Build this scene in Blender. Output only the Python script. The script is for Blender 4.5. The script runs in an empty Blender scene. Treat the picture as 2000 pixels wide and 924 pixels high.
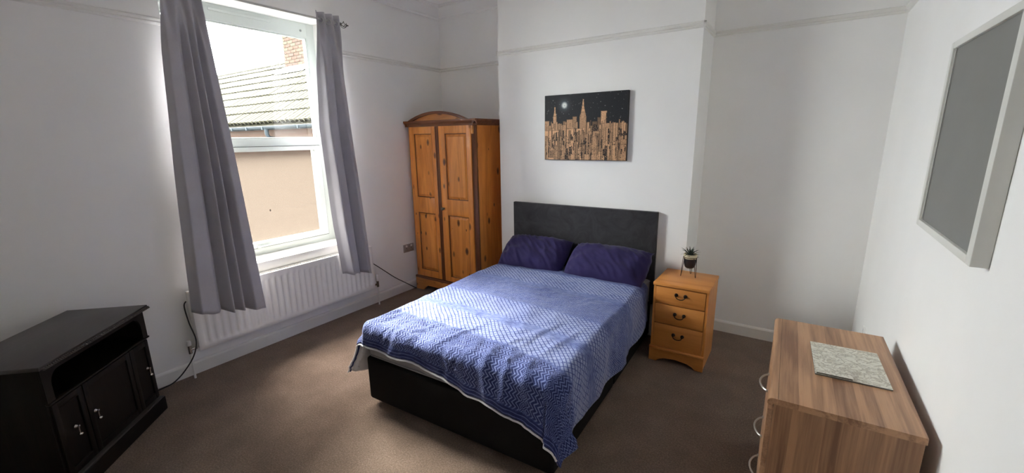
import bpy, bmesh, math, random
import numpy as np
from mathutils import Vector, Matrix, noise as mnoise

random.seed(7)
SC = bpy.context.scene
COL = SC.collection
R = math.radians
PI = math.pi

# ------------------------------------------------------------------ camera
def make_camera():
    f_px, pitch, roll, yaw = 836.5972, R(12.9637), R(-0.8149), R(33.8753)
    F = Vector((-math.sin(yaw) * math.cos(pitch), math.cos(yaw) * math.cos(pitch), -math.sin(pitch)))
    Rt = Vector((math.cos(yaw), math.sin(yaw), 0))
    U = Rt.cross(F)
    R2 = Rt * math.cos(roll) + U * math.sin(roll)
    U2 = -Rt * math.sin(roll) + U * math.cos(roll)
    cam = bpy.data.cameras.new('camera')
    cam.sensor_fit = 'HORIZONTAL'
    cam.sensor_width = 36
    cam.lens = 36 * f_px / 2000
    cam.clip_start = 0.02
    ob = bpy.data.objects.new('camera', cam)
    COL.objects.link(ob)
    m = Matrix((R2, U2, -F)).transposed().to_4x4()
    m.translation = (3.6497, -0.2278, 1.7099)
    ob.matrix_world = m
    SC.camera = ob
make_camera()

# ------------------------------------------------------------------ world, light, exposure
W = bpy.data.worlds.new('overcast_sky')
SC.world = W
W.use_nodes = True
bg = W.node_tree.nodes['Background']
# bright overcast: standard overcast luminance, three times brighter overhead than at the horizon
_t = W.node_tree; _tc = _t.nodes.new('ShaderNodeTexCoord'); _sp = _t.nodes.new('ShaderNodeSeparateXYZ')
_t.links.new(_tc.outputs['Generated'], _sp.inputs[0])
_mr = _t.nodes.new('ShaderNodeMapRange'); _t.links.new(_sp.outputs[2], _mr.inputs[0])
for _k, _v in ((1, 0.0), (2, 1.0), (3, 1.0), (4, 3.0)): _mr.inputs[_k].default_value = _v
_mu = _t.nodes.new('ShaderNodeMath'); _mu.operation = 'MULTIPLY'; _t.links.new(_mr.outputs[0], _mu.inputs[0])
_mu.inputs[1].default_value = 40.0
_t.links.new(_mu.outputs[0], bg.inputs['Strength'])
bg.inputs['Color'].default_value = (0.95, 0.98, 1.0, 1)
# sun veiled by thin cloud, out of frame above the window: a very soft disc
_sl = bpy.data.lights.new('veiled_sun', 'SUN'); _sl.energy = 125.0; _sl.angle = R(42); _sl.color = (1.0, .95, .88)
_so = bpy.data.objects.new('veiled_sun', _sl); COL.objects.link(_so)
_el, _az = R(50), R(10)
_so.rotation_euler = Vector((-math.cos(_el) * math.cos(_az), math.cos(_el) * math.sin(_az), math.sin(_el))).to_track_quat('Z', 'Y').to_euler()
_so.location = (-6, 3, 8)
pl = bpy.data.lights.new('window_portal', 'AREA')
pl.shape = 'RECTANGLE'; pl.size = 1.26; pl.size_y = 2.0
pl.cycles.is_portal = True
po = bpy.data.objects.new('window_portal', pl)
COL.objects.link(po)
po.location = (-0.36, 1.69, 1.74)
po.rotation_euler = (0, R(-90), 0)
SC.view_settings.view_transform = 'Standard'
SC.view_settings.look = 'None'
SC.view_settings.gamma = 1
SC.view_settings.use_curve_mapping = False
SC.view_settings.exposure = -0.13
SC.cycles.max_bounces = 14
SC.cycles.diffuse_bounces = 10
SC.cycles.transparent_max_bounces = 12
SC.cycles.sample_clamp_indirect = 30
SC.cycles.use_denoising = True

# ------------------------------------------------------------------ node helpers
class NT:
    def __init__(s, name):
        s.m = bpy.data.materials.new(name); s.m.use_nodes = True
        s.t = s.m.node_tree; s.t.nodes.clear()
        s.out = s.t.nodes.new('ShaderNodeOutputMaterial')
    def n(s, typ, **kw):
        nd = s.t.nodes.new(typ)
        for k, v in kw.items(): setattr(nd, k, v)
        return nd
    def l(s, a, b): s.t.links.new(a, b)
    def put(s, sock, v):
        if isinstance(v, bpy.types.NodeSocket): s.l(v, sock)
        elif isinstance(v, (tuple, list)) and len(v) == 3 and sock.type == 'RGBA': sock.default_value = (*v, 1)
        else: sock.default_value = v
    def M(s, op, a, b=0.0, c=0.0):
        nd = s.n('ShaderNodeMath', operation=op)
        s.put(nd.inputs[0], a); s.put(nd.inputs[1], b); s.put(nd.inputs[2], c)
        return nd.outputs[0]
    def mix(s, f, a, b):
        nd = s.n('ShaderNodeMix', data_type='RGBA')
        s.put(nd.inputs[0], f); s.put(nd.inputs[6], a); s.put(nd.inputs[7], b)
        return nd.outputs[2]
    def ramp(s, f, stops, interp='LINEAR'):
        nd = s.n('ShaderNodeValToRGB'); cr = nd.color_ramp; cr.interpolation = interp
        while len(cr.elements) < len(stops): cr.elements.new(0.5)
        for e, (p, c) in zip(cr.elements, stops):
            e.position = p; e.color = (*c, 1) if len(c) == 3 else c
        s.put(nd.inputs[0], f); return nd.outputs[0]
    def coord(s, which='Object', scale=(1, 1, 1), loc=(0, 0, 0), rot=(0, 0, 0)):
        tc = s.n('ShaderNodeTexCoord'); mp = s.n('ShaderNodeMapping')
        s.l(tc.outputs[which], mp.inputs[0])
        mp.inputs['Scale'].default_value = scale; mp.inputs['Location'].default_value = loc
        mp.inputs['Rotation'].default_value = rot
        return mp.outputs[0]
    def noise(s, vec, scale, detail=4, rough=.55, dist=0.0):
        nd = s.n('ShaderNodeTexNoise'); s.l(vec, nd.inputs['Vector'])
        nd.inputs['Scale'].default_value = scale; nd.inputs['Detail'].default_value = detail
        nd.inputs['Roughness'].default_value = rough; nd.inputs['Distortion'].default_value = dist
        return nd.outputs['Fac']
    def bump(s, h, strength=.2, dist=.01):
        nd = s.n('ShaderNodeBump'); s.l(h, nd.inputs['Height'])
        nd.inputs['Strength'].default_value = strength; nd.inputs['Distance'].default_value = dist
        return nd.outputs[0]
    def principled(s, color, rough=.5, normal=None, metallic=0.0, spec=.5, sheen=0.0):
        b = s.n('ShaderNodeBsdfPrincipled')
        s.put(b.inputs['Base Color'], color); s.put(b.inputs['Roughness'], rough)
        b.inputs['Metallic'].default_value = metallic
        b.inputs['Specular IOR Level'].default_value = spec
        if sheen:
            b.inputs['Sheen Weight'].default_value = sheen
            b.inputs['Sheen Roughness'].default_value = .4
        if normal is not None: s.l(normal, b.inputs['Normal'])
        s.l(b.outputs[0], s.out.inputs[0])
        return b

def plain(name, col, rough=.5, metallic=0.0, vary=.06, scale=30, bump=0.0, bscale=200, spec=.5, sheen=0.0):
    t = NT(name); v = t.coord()
    f = t.noise(v, scale)
    a = tuple(c * (1 - vary) for c in col); b = tuple(min(1, c * (1 + vary)) for c in col)
    c = t.ramp(f, [(.3, a), (.7, b)])
    nm = t.bump(t.noise(v, bscale, 2), bump, .004) if bump else None
    t.principled(c, rough, nm, metallic, spec, sheen)
    return t.m

def wood(name, light, dark, axis='Z', rings=9.0, rough=.4, knots=0.0, knotcol=(.10, .03, .01), fine=1.0, boards=0.0, board_axis='X', stretch=.09, spec=.5):
    """grain streaks along one axis, optional knots and glued boards of differing tone"""
    t = NT(name)
    st = {'X': (stretch, 1, 1), 'Y': (1, stretch, 1), 'Z': (1, 1, stretch)}[axis]
    v = t.coord('Object', st)
    big = t.noise(v, rings, 3, .5, 1.2)
    fin = t.noise(v, 110, 4, .6, .3)
    w = t.M('SINE', t.M('MULTIPLY', big, 26.0))
    f = t.M('MULTIPLY_ADD', w, .22, .5)
    f = t.M('MULTIPLY_ADD', t.M('SUBTRACT', fin, .5), 1.1 * fine, f)
    if boards:
        tc = t.n('ShaderNodeTexCoord'); sp = t.n('ShaderNodeSeparateXYZ'); t.l(tc.outputs['Object'], sp.inputs[0])
        co = sp.outputs[board_axis]
        wob = t.M('MULTIPLY_ADD', t.noise(t.coord('Object', st), 3.0, 2), .05, co)
        wn = t.n('ShaderNodeTexWhiteNoise', noise_dimensions='1D')
        t.l(t.M('FLOOR', t.M('DIVIDE', wob, boards)), wn.inputs['W'])
        f = t.M('MULTIPLY_ADD', t.M('SUBTRACT', wn.outputs['Value'], .5), .55, f)
    c = t.ramp(f, [(.12, dark), (.5, tuple((a + b) / 2 for a, b in zip(light, dark))), (.88, light)])
    if knots:
        ks = {'X': (.55, 1, 1), 'Y': (1, .55, 1), 'Z': (1, 1, .5)}[axis]
        vo = t.n('ShaderNodeTexVoronoi'); t.l(t.coord('Object', ks, (.37, .21, .13)), vo.inputs['Vector'])
        vo.inputs['Scale'].default_value = knots
        wn = t.n('ShaderNodeTexWhiteNoise', noise_dimensions='3D'); t.l(vo.outputs['Position'], wn.inputs['Vector'])
        size = t.M('MULTIPLY_ADD', wn.outputs['Value'], .22, .06)
        k = t.M('SUBTRACT', 1.0, t.M('DIVIDE', vo.outputs['Distance'], size))
        k = t.ramp(k, [(0.0, (0, 0, 0)), (.25, (.65,) * 3), (.6, (1, 1, 1))])
        c = t.mix(k, c, knotcol)
    t.principled(c, rough, t.bump(f, .06, .004), spec=spec)
    return t.m

# ------------------------------------------------------------------ mesh builder
class MB:
    def __init__(s): s.v = []; s.f = []; s.mi = []; s.uv = None
    def add(s, vs, fs, m=0, T=None):
        o = len(s.v)
        s.v += [tuple(T @ Vector(p)) if T else tuple(p) for p in vs]
        s.f += [tuple(i + o for i in f) for f in fs]; s.mi += [m] * len(fs)
        return s
    def box(s, x0, x1, y0, y1, z0, z1, m=0, T=None):
        vs = [(x, y, z) for z in (z0, z1) for y in (y0, y1) for x in (x0, x1)]
        fs = [(0, 2, 3, 1), (4, 5, 7, 6), (0, 1, 5, 4), (2, 6, 7, 3), (0, 4, 6, 2), (1, 3, 7, 5)]
        return s.add(vs, fs, m, T)
    def rbox(s, x0, x1, y0, y1, z0, z1, b=.004, seg=2, m=0, T=None):
        bm = bmesh.new(); bmesh.ops.create_cube(bm, size=1)
        for v in bm.verts:
            v.co = ((x0 + x1) / 2 + v.co.x * (x1 - x0), (y0 + y1) / 2 + v.co.y * (y1 - y0), (z0 + z1) / 2 + v.co.z * (z1 - z0))
        bmesh.ops.bevel(bm, geom=bm.edges[:], offset=b, segments=seg, affect='EDGES', profile=.5)
        bm.verts.index_update()
        s.add([v.co[:] for v in bm.verts], [[v.index for v in f.verts] for f in bm.faces], m, T); bm.free(); return s
    def prism(s, poly, axis, a, b, m=0, T=None):
        """extrude a 2D polygon along axis; poly coords are the other two axes in xyz order"""
        n = len(poly)
        def mk(p, h): return {'x': (h, p[0], p[1]), 'y': (p[0], h, p[1]), 'z': (p[0], p[1], h)}[axis]
        vs = [mk(p, a) for p in poly] + [mk(p, b) for p in poly]
        fs = [tuple(range(n))[::-1], tuple(range(n, 2 * n))] + [(i, (i + 1) % n, n + (i + 1) % n, n + i) for i in range(n)]
        return s.add(vs, fs, m, T)
    def tube(s, pts, r, seg=8, m=0, caps=True, T=None, closed=False):
        pts = [Vector(p) for p in pts]; n = len(pts); vs = []; fs = []
        rr = r if isinstance(r, (list, tuple)) else [r] * n
        prev = None
        for i, p in enumerate(pts):
            if closed: d = pts[(i + 1) % n] - pts[i - 1]
            else: d = pts[min(i + 1, n - 1)] - pts[max(i - 1, 0)]
            d.normalize()
            if prev is None:
                a = d.orthogonal().normalized()
            else:
                a = (prev - d * prev.dot(d)).normalized()
            prev = a; b = d.cross(a)
            for k in range(seg):
                t = 2 * PI * k / seg
                vs.append(p + (a * math.cos(t) + b * math.sin(t)) * rr[i])
        for i in range(n if closed else n - 1):
            for k in range(seg):
                i2 = (i + 1) % n
                fs.append((i * seg + k, i * seg + (k + 1) % seg, i2 * seg + (k + 1) % seg, i2 * seg + k))
        if caps and not closed:
            fs.append(tuple(range(seg))[::-1]); fs.append(tuple((n - 1) * seg + k for k in range(seg)))
        return s.add(vs, fs, m, T)
    def lathe(s, prof, seg=24, m=0, T=None, cx=0, cy=0):
        vs = []; fs = []; n = len(prof)
        for r, z in prof:
            for k in range(seg):
                t = 2 * PI * k / seg; vs.append((cx + r * math.cos(t), cy + r * math.sin(t), z))
        for i in range(n - 1):
            for k in range(seg):
                fs.append((i * seg + k, i * seg + (k + 1) % seg, (i + 1) * seg + (k + 1) % seg, (i + 1) * seg + k))
        fs.append(tuple(range(seg))[::-1]); fs.append(tuple((n - 1) * seg + k for k in range(seg)))
        return s.add(vs, fs, m, T)
    def grid(s, P, m=0, T=None):
        nr = len(P); nc = len(P[0])
        vs = [p for row in P for p in row]
        fs = [(i * nc + j, i * nc + j + 1, (i + 1) * nc + j + 1, (i + 1) * nc + j) for i in range(nr - 1) for j in range(nc - 1)]
        return s.add(vs, fs, m, T)
    def mesh(s, name, mats, smooth=False):
        me = bpy.data.meshes.new(name)
        me.from_pydata([tuple(v) for v in s.v], [], s.f)
        mats = mats if isinstance(mats, (list, tuple)) else [mats]
        for x in mats: me.materials.append(x)
        me.polygons.foreach_set('material_index', s.mi)
        bm = bmesh.new(); bm.from_mesh(me); bmesh.ops.recalc_face_normals(bm, faces=bm.faces); bm.to_mesh(me); bm.free()
        if smooth:
            me.polygons.foreach_set('use_smooth', [True] * len(me.polygons))
            try: me.set_sharp_from_angle(angle=R(smooth if smooth is not True else 40))
            except Exception: pass
        me.update(); return me
    def build(s, name, mats, parent=None, smooth=False):
        return link(name, s.mesh(name, mats, smooth), parent)

def link(name, me, parent=None):
    o = bpy.data.objects.new(name, me); COL.objects.link(o)
    if parent: o.parent = parent
    return o
def tag(o, label=None, cat=None, group=None, kind=None):
    if label: o['label'] = label
    if cat: o['category'] = cat
    if group: o['group'] = group
    if kind: o['kind'] = kind
    return o
def empty(name, loc=(0, 0, 0), rz=0.0, label=None, cat=None, group=None, kind=None):
    o = bpy.data.objects.new(name, None); COL.objects.link(o)
    o.location = loc; o.rotation_euler = (0, 0, rz); o.empty_display_size = .1
    return tag(o, label, cat, group, kind)
def structure(name, mb, mats, smooth=False):
    return tag(mb.build(name, mats, None, smooth), kind='structure')
def sm(x): x = max(0.0, min(1.0, x)); return x * x * (3 - 2 * x)
def lerp(a, b, t): return a + (b - a) * t
def interp(x, xs, ys): return float(np.interp(x, xs, ys))

# ------------------------------------------------------------------ materials of the room
M_wall = plain('wall_paint', (.88, .875, .86), .75, vary=.015, scale=3, bump=.05, bscale=60)
M_ceil = plain('ceiling_paint', (.88, .875, .86), .8, vary=.015, scale=3, bump=.04, bscale=80)
M_trim = plain('trim_gloss_paint', (.80, .79, .755), .35, vary=.02, scale=8)
M_upvc = plain('white_upvc', (.56, .60, .575), .35, vary=.01)
def carpet():
    t = NT('brown_carpet'); v = t.coord()
    a = t.noise(v, 300, 3, .75); b = t.noise(v, 5, 3, .5); c = t.noise(v, 110, 3, .7)
    f = t.M('ADD', t.M('MULTIPLY', a, .50), t.M('ADD', t.M('MULTIPLY', b, .14), t.M('MULTIPLY', c, .36)))
    col = t.ramp(f, [(.34, (.070, .045, .033)), (.50, (.212, .148, .110)), (.66, (.46, .345, .270))])
    vo = t.n('ShaderNodeTexVoronoi'); t.l(v, vo.inputs['Vector']); vo.inputs['Scale'].default_value = 260
    h = t.M('ADD', a, t.M('MULTIPLY', vo.outputs['Distance'], .8))
    t.principled(col, .95, t.bump(h, .8, .008), spec=.1, sheen=.15)
    return t.m
M_carpet = carpet()

XR, YB, YC, XC0, XC1, YN, ZC = 4.118, 3.757, 3.3415, 1.125, 2.951, -1.15, 3.15
OY0, OY1, OZ0, OZ1 = 1.06, 2.315, .70, 2.742          # window opening

structure('floor', MB().box(-.3, XR + .2, YN - .2, YB + .3, -.12, 0), M_carpet)
structure('ceiling', MB().box(-.3, XR + .2, YN - .2, YB + .3, ZC, ZC + .15), M_ceil)
w = MB()
w.box(-.32, 0, YN - .2, OY0, 0, ZC); w.box(-.32, 0, OY1, YB + .3, 0, ZC)
w.box(-.32, 0, OY0, OY1, 0, OZ0); w.box(-.32, 0, OY0, OY1, OZ1, ZC)
structure('wall_left', w, M_wall)
structure('wall_back', MB().box(0, XR, YB, YB + .3, 0, ZC), M_wall)
structure('wall_chimney', MB().box(XC0, XC1, YC, YB, 0, ZC), M_wall)
structure('wall_right', MB().box(XR, XR + .2, YN - .2, YB + .3, 0, ZC), M_wall)
structure('wall_front', MB().box(0, XR, YN - .2, YN, 0, ZC), M_wall)

def run(mb, prof, p0, p1, nrm):
    """sweep a profile [(out, z)] from p0 to p1 along a wall with inward normal nrm"""
    a = [(p0[0] + nrm[0] * o, p0[1] + nrm[1] * o, z) for o, z in prof]
    b = [(p1[0] + nrm[0] * o, p1[1] + nrm[1] * o, z) for o, z in prof]
    n = len(prof)
    mb.add(a + b, [(i, (i + 1) % n, n + (i + 1) % n, n + i) for i in range(n)] + [tuple(range(n))[::-1], tuple(range(n, 2 * n))])
skp = [(0, 0), (.016, 0), (.016, .085), (.012, .094), (.006, .100), (0, .102)]
m = MB(); run(m, skp, (0, YN), (0, YB), (1, 0)); structure('baseboard_left', m, M_trim)
m = MB(); run(m, skp, (0, YB), (XC0, YB), (0, -1)); run(m, skp, (XC1, YB), (XR, YB), (0, -1)); structure('baseboard_back', m, M_trim)
m = MB(); run(m, skp, (XC0, YC), (XC1, YC), (0, -1)); run(m, skp, (XC0, YB), (XC0, YC - .016), (-1, 0)); run(m, skp, (XC1, YC - .016), (XC1, YB), (1, 0)); structure('baseboard_chimney', m, M_trim)
m = MB(); run(m, skp, (XR, YN), (XR, YB), (-1, 0)); structure('baseboard_right', m, M_trim)
# picture rails
zr = 2.4700
rlp = [(0, zr), (.010, zr + .003), (.016, zr + .012), (.010, zr + .022), (.018, zr + .032), (.018, zr + .040), (.006, zr + .046), (0, zr + .046)]
m = MB(); run(m, rlp, (0, YN), (0, 1.058), (1, 0)); run(m, rlp, (0, 2.317), (0, YB), (1, 0)); structure('trim_1', m, M_trim, 30)
m = MB(); run(m, rlp, (0, YB), (XC0, YB), (0, -1)); structure('trim_2', m, M_trim, 30)
m = MB(); run(m, rlp, (XC0 - .018, YC), (XC1 + .018, YC), (0, -1)); run(m, rlp, (XC0, YB), (XC0, YC - .018), (-1, 0)); run(m, rlp, (XC1, YC - .018), (XC1, YB), (1, 0)); structure('trim_3', m, M_trim, 30)
m = MB(); run(m, rlp, (XC1, YB), (XR, YB), (0, -1)); run(m, rlp, (XR, YN), (XR, YB), (-1, 0)); structure('trim_4', m, M_trim, 30)
# cornice: stepped plaster cove
zc = 3.026
cop = [(0, zc), (.012, zc + .004), (.014, zc + .02), (.030, zc + .03), (.040, zc + .05), (.062, zc + .078), (.092, zc + .094), (.104, zc + .098), (.106, zc + .110), (.130, zc + .114), (.134, ZC), (0, ZC)]
m = MB(); run(m, cop, (0, YN), (0, YB), (1, 0)); run(m, cop, (0, YB), (XC0, YB), (0, -1)); run(m, cop, (XC0, YC), (XC1, YC), (0, -1))
run(m, cop, (XC0, YB), (XC0, YC - .13), (-1, 0)); run(m, cop, (XC1, YC - .13), (XC1, YB), (1, 0)); run(m, cop, (XC1, YB), (XR, YB), (0, -1)); run(m, cop, (XR, YN), (XR, YB), (-1, 0))
structure('trim_5', m, M_ceil, 30)

# ------------------------------------------------------------------ window
def glass_clear():
    t = NT('clear_glass'); tr = t.n('ShaderNodeBsdfTransparent'); gl = t.n('ShaderNodeBsdfGlossy')
    tr.inputs[0].default_value = (.97, .985, .97, 1); gl.inputs['Roughness'].default_value = .02
    lw = t.n('ShaderNodeFresnel'); lw.inputs['IOR'].default_value = 1.35
    mx = t.n('ShaderNodeMixShader'); t.l(lw.outputs[0], mx.inputs[0]); t.l(tr.outputs[0], mx.inputs[1]); t.l(gl.outputs[0], mx.inputs[2])
    t.l(mx.outputs[0], t.out.inputs[0]); return t.m
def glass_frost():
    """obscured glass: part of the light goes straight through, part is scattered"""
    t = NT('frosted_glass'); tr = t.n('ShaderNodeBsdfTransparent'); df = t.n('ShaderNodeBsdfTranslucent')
    tr.inputs[0].default_value = (1.0, .97, .93, 1); df.inputs[0].default_value = (.0150, .0126, .0099, 1)  # warm scatter tint stands in for light off the brick house outside
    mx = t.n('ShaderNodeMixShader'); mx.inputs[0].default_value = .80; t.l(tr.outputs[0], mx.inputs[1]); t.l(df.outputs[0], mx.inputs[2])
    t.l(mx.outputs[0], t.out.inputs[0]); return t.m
M_rubber = plain('black_gasket', (.05, .055, .05), .6)
win = empty('window_1', (-.23, 1.69, .737), kind='structure')
def wpart(name, mb, mat, smooth=False, parent=win):
    T = Matrix.Translation((.23, -1.69, -.737))
    mb.v = [tuple(T @ Vector(v)) for v in mb.v]
    return mb.build(name, mat, parent, smooth)
FY0, FY1 = 1.135, 2.240
m = MB()
m.rbox(-.30, -.23, OY0, FY0, .73, OZ1, .003); m.rbox(-.30, -.23, FY1, OY1, .73, OZ1, .003)
m.rbox(-.30, -.23, FY0 - .004, FY1 + .004, 2.62, OZ1, .003)
m.rbox(-.30, -.23, FY0 - .004, FY1 + .004, .73, .797, .003)
m.rbox(-.30, -.23, FY0 - .004, FY1 + .004, 1.668, 1.732, .003)
wpart('window_frame', m, M_upvc, 30)
m = MB()   # glazing bead round the fixed upper light
for y0, y1, z0, z1 in ((FY0, FY0 + .012, 1.732, 2.62), (FY1 - .012, FY1, 1.732, 2.62), (FY0, FY1, 1.732, 1.744), (FY0, FY1, 2.608, 2.62)):
    m.rbox(-.262, -.238, y0, y1, z0, z1, .003)
wpart('glazing_bead', m, M_upvc)
m = MB(); m.box(-.256, -.250, FY0, FY1, 1.732, 2.62); wpart('upper_pane', m, glass_clear())
SY0, SY1, SZ0, SZ1 = FY0 + .004, FY1 + .003, .797, 1.668
sash = MB(); k = .055
sash.rbox(-.290, -.218, SY0, SY0 + k, SZ0 + .004, SZ1 - .004, .004); sash.rbox(-.290, -.218, SY1 - k, SY1, SZ0 + .004, SZ1 - .004, .004)
sash.rbox(-.290, -.218, SY0 + k - .003, SY1 - k + .003, SZ0 + .004, SZ0 + .047, .004); sash.rbox(-.290, -.218, SY0 + k - .003, SY1 - k + .003, SZ1 - .042, SZ1 - .004, .004)
sash_o = wpart('opening_sash', sash, M_upvc, 30)
m = MB()
for y0, y1, z0, z1 in ((SY0 - .005, SY0, SZ0, SZ1), (SY1, SY1 + .005, SZ0, SZ1), (SY0, SY1, SZ0 - .001, SZ0 + .004), (SY0, SY1, SZ1 - .004, SZ1 + .001)):
    m.box(-.262, -.2265, y0, y1, z0, z1)
wpart('gasket', m, M_rubber)
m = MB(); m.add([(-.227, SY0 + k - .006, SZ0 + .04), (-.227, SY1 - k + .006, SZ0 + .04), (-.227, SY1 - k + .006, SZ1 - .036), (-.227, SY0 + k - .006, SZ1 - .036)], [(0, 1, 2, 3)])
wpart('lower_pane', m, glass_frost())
m = MB(); m.lathe([(.0005, 0), (.007, .0005), (.006, .0015), (.0005, .002)], 9, T=Matrix.Translation((-.2262, 1.703, 1.113)) @ Matrix.Rotation(R(90), 4, 'Y') @ Matrix.Scale(1.6, 4, (1, 0, 0)))
wpart('glass_smudge', m, plain('grey_smudge', (.16, .13, .12), .7))
m = MB(); m.rbox(-.222, -.208, 1.545, 1.575, .800, .822, .004); m.rbox(-.210, -.198, 1.555, 1.665, .806, .818, .004)
wpart('window_handle', m, M_upvc, 30)
m = MB(); m.rbox(-.240, .028, 1.02, 2.352, .655, .737, .006, 3)
wpart('window_sill', m, M_trim, 30)
m = MB(); m.rbox(-.231, -.222, 1.45, 1.93, 2.690, 2.712, .003); wpart('trickle_vent', m, M_upvc)
m = MB(); m.lathe([(.001, 0), (.009, 0), (.009, .006), (.001, .008)], 12, T=Matrix.Translation((-.231, 2.19, 2.675)) @ Matrix.Rotation(R(90), 4, 'Y'))
wpart('screw_cover', m, plain('grey_plastic', (.25, .27, .25), .5))

# ------------------------------------------------------------------ radiator
M_rad = plain('radiator_enamel', (.86, .85, .83), .3, vary=.01)
M_chrome = plain('chrome', (.62, .60, .57), .18, metallic=1.0, vary=.03)
RY0, RY1, RZ0, RZ1 = .893, 2.490, .205, .650
rad = empty('radiator', (.075, (RY0 + RY1) / 2, RZ0), label='white ribbed panel radiator on the wall below the window', cat='radiator')
def rpart(name, mb, mat, smooth=False, parent=rad):
    T = Matrix.Translation((-.075, -(RY0 + RY1) / 2, -RZ0)); mb.v = [tuple(T @ Vector(v)) for v in mb.v]
    return mb.build(name, mat, parent, smooth)
def ribbed(x, sgn):
    nrib = 30; ys = []; y0, y1 = RY0 + .03, RY1 - .03; pitch = (y1 - y0) / nrib
    ys = [RY0, RY0 + .006]
    for i in range(nrib):
        for q in (.12, .24, .36, .64, .76, .88): ys.append(y0 + (i + q) * pitch)
    ys += [RY1 - .006, RY1]
    zs = [RZ0, RZ0 + .004, RZ0 + .035, RZ0 + .05, RZ0 + .062, RZ1 - .062, RZ1 - .05, RZ1 - .035, RZ1 - .004, RZ1 - .001]
    P = []
    for z in zs:
        row = []
        tz = 0 if z < RZ0 + .04 or z > RZ1 - .04 else (.55 if z < RZ0 + .055 or z > RZ1 - .055 else 1)
        for y in ys:
            q = ((y - y0) / pitch) % 1.0
            inside = y0 < y < y1
            rec = 0.0
            if inside: rec = 1.0 if .30 < q < .70 else (.5 if .2 < q < .8 else 0)
            edge = .006 if (z in (zs[0], zs[-1]) or y in (RY0, RY1)) else 0
            row.append((x - sgn * (.011 * rec * tz + edge), y, z))
        P.append(row)
    return P
m = MB(); m.grid(ribbed(.110, 1)); rpart('front_panel', m, M_rad, 60)
m = MB(); m.box(.034, .040, RY0, RY1, RZ0, RZ1); rpart('back_panel', m, M_rad)
for y in (RY0 + .002, RY1 - .006):
    m = MB(); m.rbox(.036, .108, y, y + .004, RZ0 + .02, RZ1 + .006, .001, 1); rpart('side_panel', m, M_rad)
m = MB()
m.rbox(.098, .110, RY0, RY1, RZ1 - .006, RZ1 + .008, .003); m.rbox(.034, .046, RY0, RY1, RZ1 - .006, RZ1 + .008, .003)
for i in range(54):
    y = lerp(RY0 + .01, RY1 - .012, i / 53); m.box(.044, .100, y, y + .005, RZ1 - .002, RZ1 + .003)
m.box(.062, .066, RY0, RY1, RZ1 - .003, RZ1 + .0025); m.box(.078, .082, RY0, RY1, RZ1 - .003, RZ1 + .0025)
tag(rpart('top_grille', m, M_rad), kind='stuff')
for y in (RY0 + .3, RY1 - .3):
    m = MB(); m.rbox(.001, .034, y - .02, y + .02, RZ0 + .08, RZ1 - .08, .002, 1); rpart('wall_bracket', m, M_rad)
# valves and tail pipes
m = MB(); m.tube([(.075, RY0 - .004, .228), (.075, .842, .228)], .0095, 12); m.tube([(.075, .842, .200), (.075, .842, .262)], .013, 12)
v1 = rpart('lockshield_valve', m, M_chrome, 40)
m = MB(); m.tube([(.075, .842, .262), (.075, .842, .275), (.075, .842, .298)], [.014, .015, .012], 12); rpart('valve_cap', m, M_rad, 40)
m = MB(); m.tube([(.075, .842, .200), (.075, .842, .0)], .0075, 10); rpart('pipe', m, M_trim, 40)
m = MB(); m.tube([(.075, RY1 + .004, .228), (.075, 2.545, .228)], .0095, 12); m.tube([(.075, 2.545, .198), (.075, 2.545, .262)], .012, 12)
rpart('thermostatic_valve', m, plain('dark_chrome', (.16, .15, .14), .25, metallic=.9), 40)
m = MB(); m.tube([(.075, 2.545, .262), (.075, 2.545, .27), (.075, 2.545, .33), (.075, 2.545, .336)], [.013, .018, .016, .012], 14); rpart('valve_head', m, M_rad, 40)
m = MB(); m.tube([(.075, 2.545, .198), (.075, 2.545, .0)], .0075, 10); rpart('pipe', m, M_trim, 40)

# ------------------------------------------------------------------ curtains and pole
def curtain_mat():
    t = NT('grey_curtain'); v = t.coord()
    f = t.noise(t.coord('Object', (1, 1, 1)), 380, 2, .7); g = t.noise(v, 6, 2)
    c = t.ramp(t.M('ADD', t.M('MULTIPLY', f, .6), t.M('MULTIPLY', g, .4)), [(.3, (.42, .405, .435)), (.7, (.54, .525, .56))])
    b = t.n('ShaderNodeBsdfPrincipled'); t.l(c, b.inputs['Base Color']); b.inputs['Roughness'].default_value = .7
    b.inputs['Specular IOR Level'].default_value = .25; b.inputs['Sheen Weight'].default_value = .3
    t.l(t.bump(f, .25, .002), b.inputs['Normal'])
    tl = t.n('ShaderNodeBsdfTranslucent'); tl.inputs[0].default_value = (.30, .29, .33, 1)
    mx = t.n('ShaderNodeMixShader'); mx.inputs[0].default_value = .10; t.l(b.outputs[0], mx.inputs[1]); t.l(tl.outputs[0], mx.inputs[2])
    t.l(mx.outputs[0], t.out.inputs[0]); return t.m
M_curt = curtain_mat()
PX, PZ = .100, 2.717
pole = empty('curtain_pole', (PX, 1.69, PZ), label='thin satin metal curtain pole with cage finials above the window', cat='curtain pole')
M_pole = plain('satin_steel', (.55, .55, .54), .28, metallic=1.0)
M_fin = plain('dark_bronze', (.10, .095, .085), .4, metallic=.8)
m = MB(); m.tube([(0, -.80, 0), (0, .672, 0)], .0095, 14); m.build('rod', M_pole, pole, 40)
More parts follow.
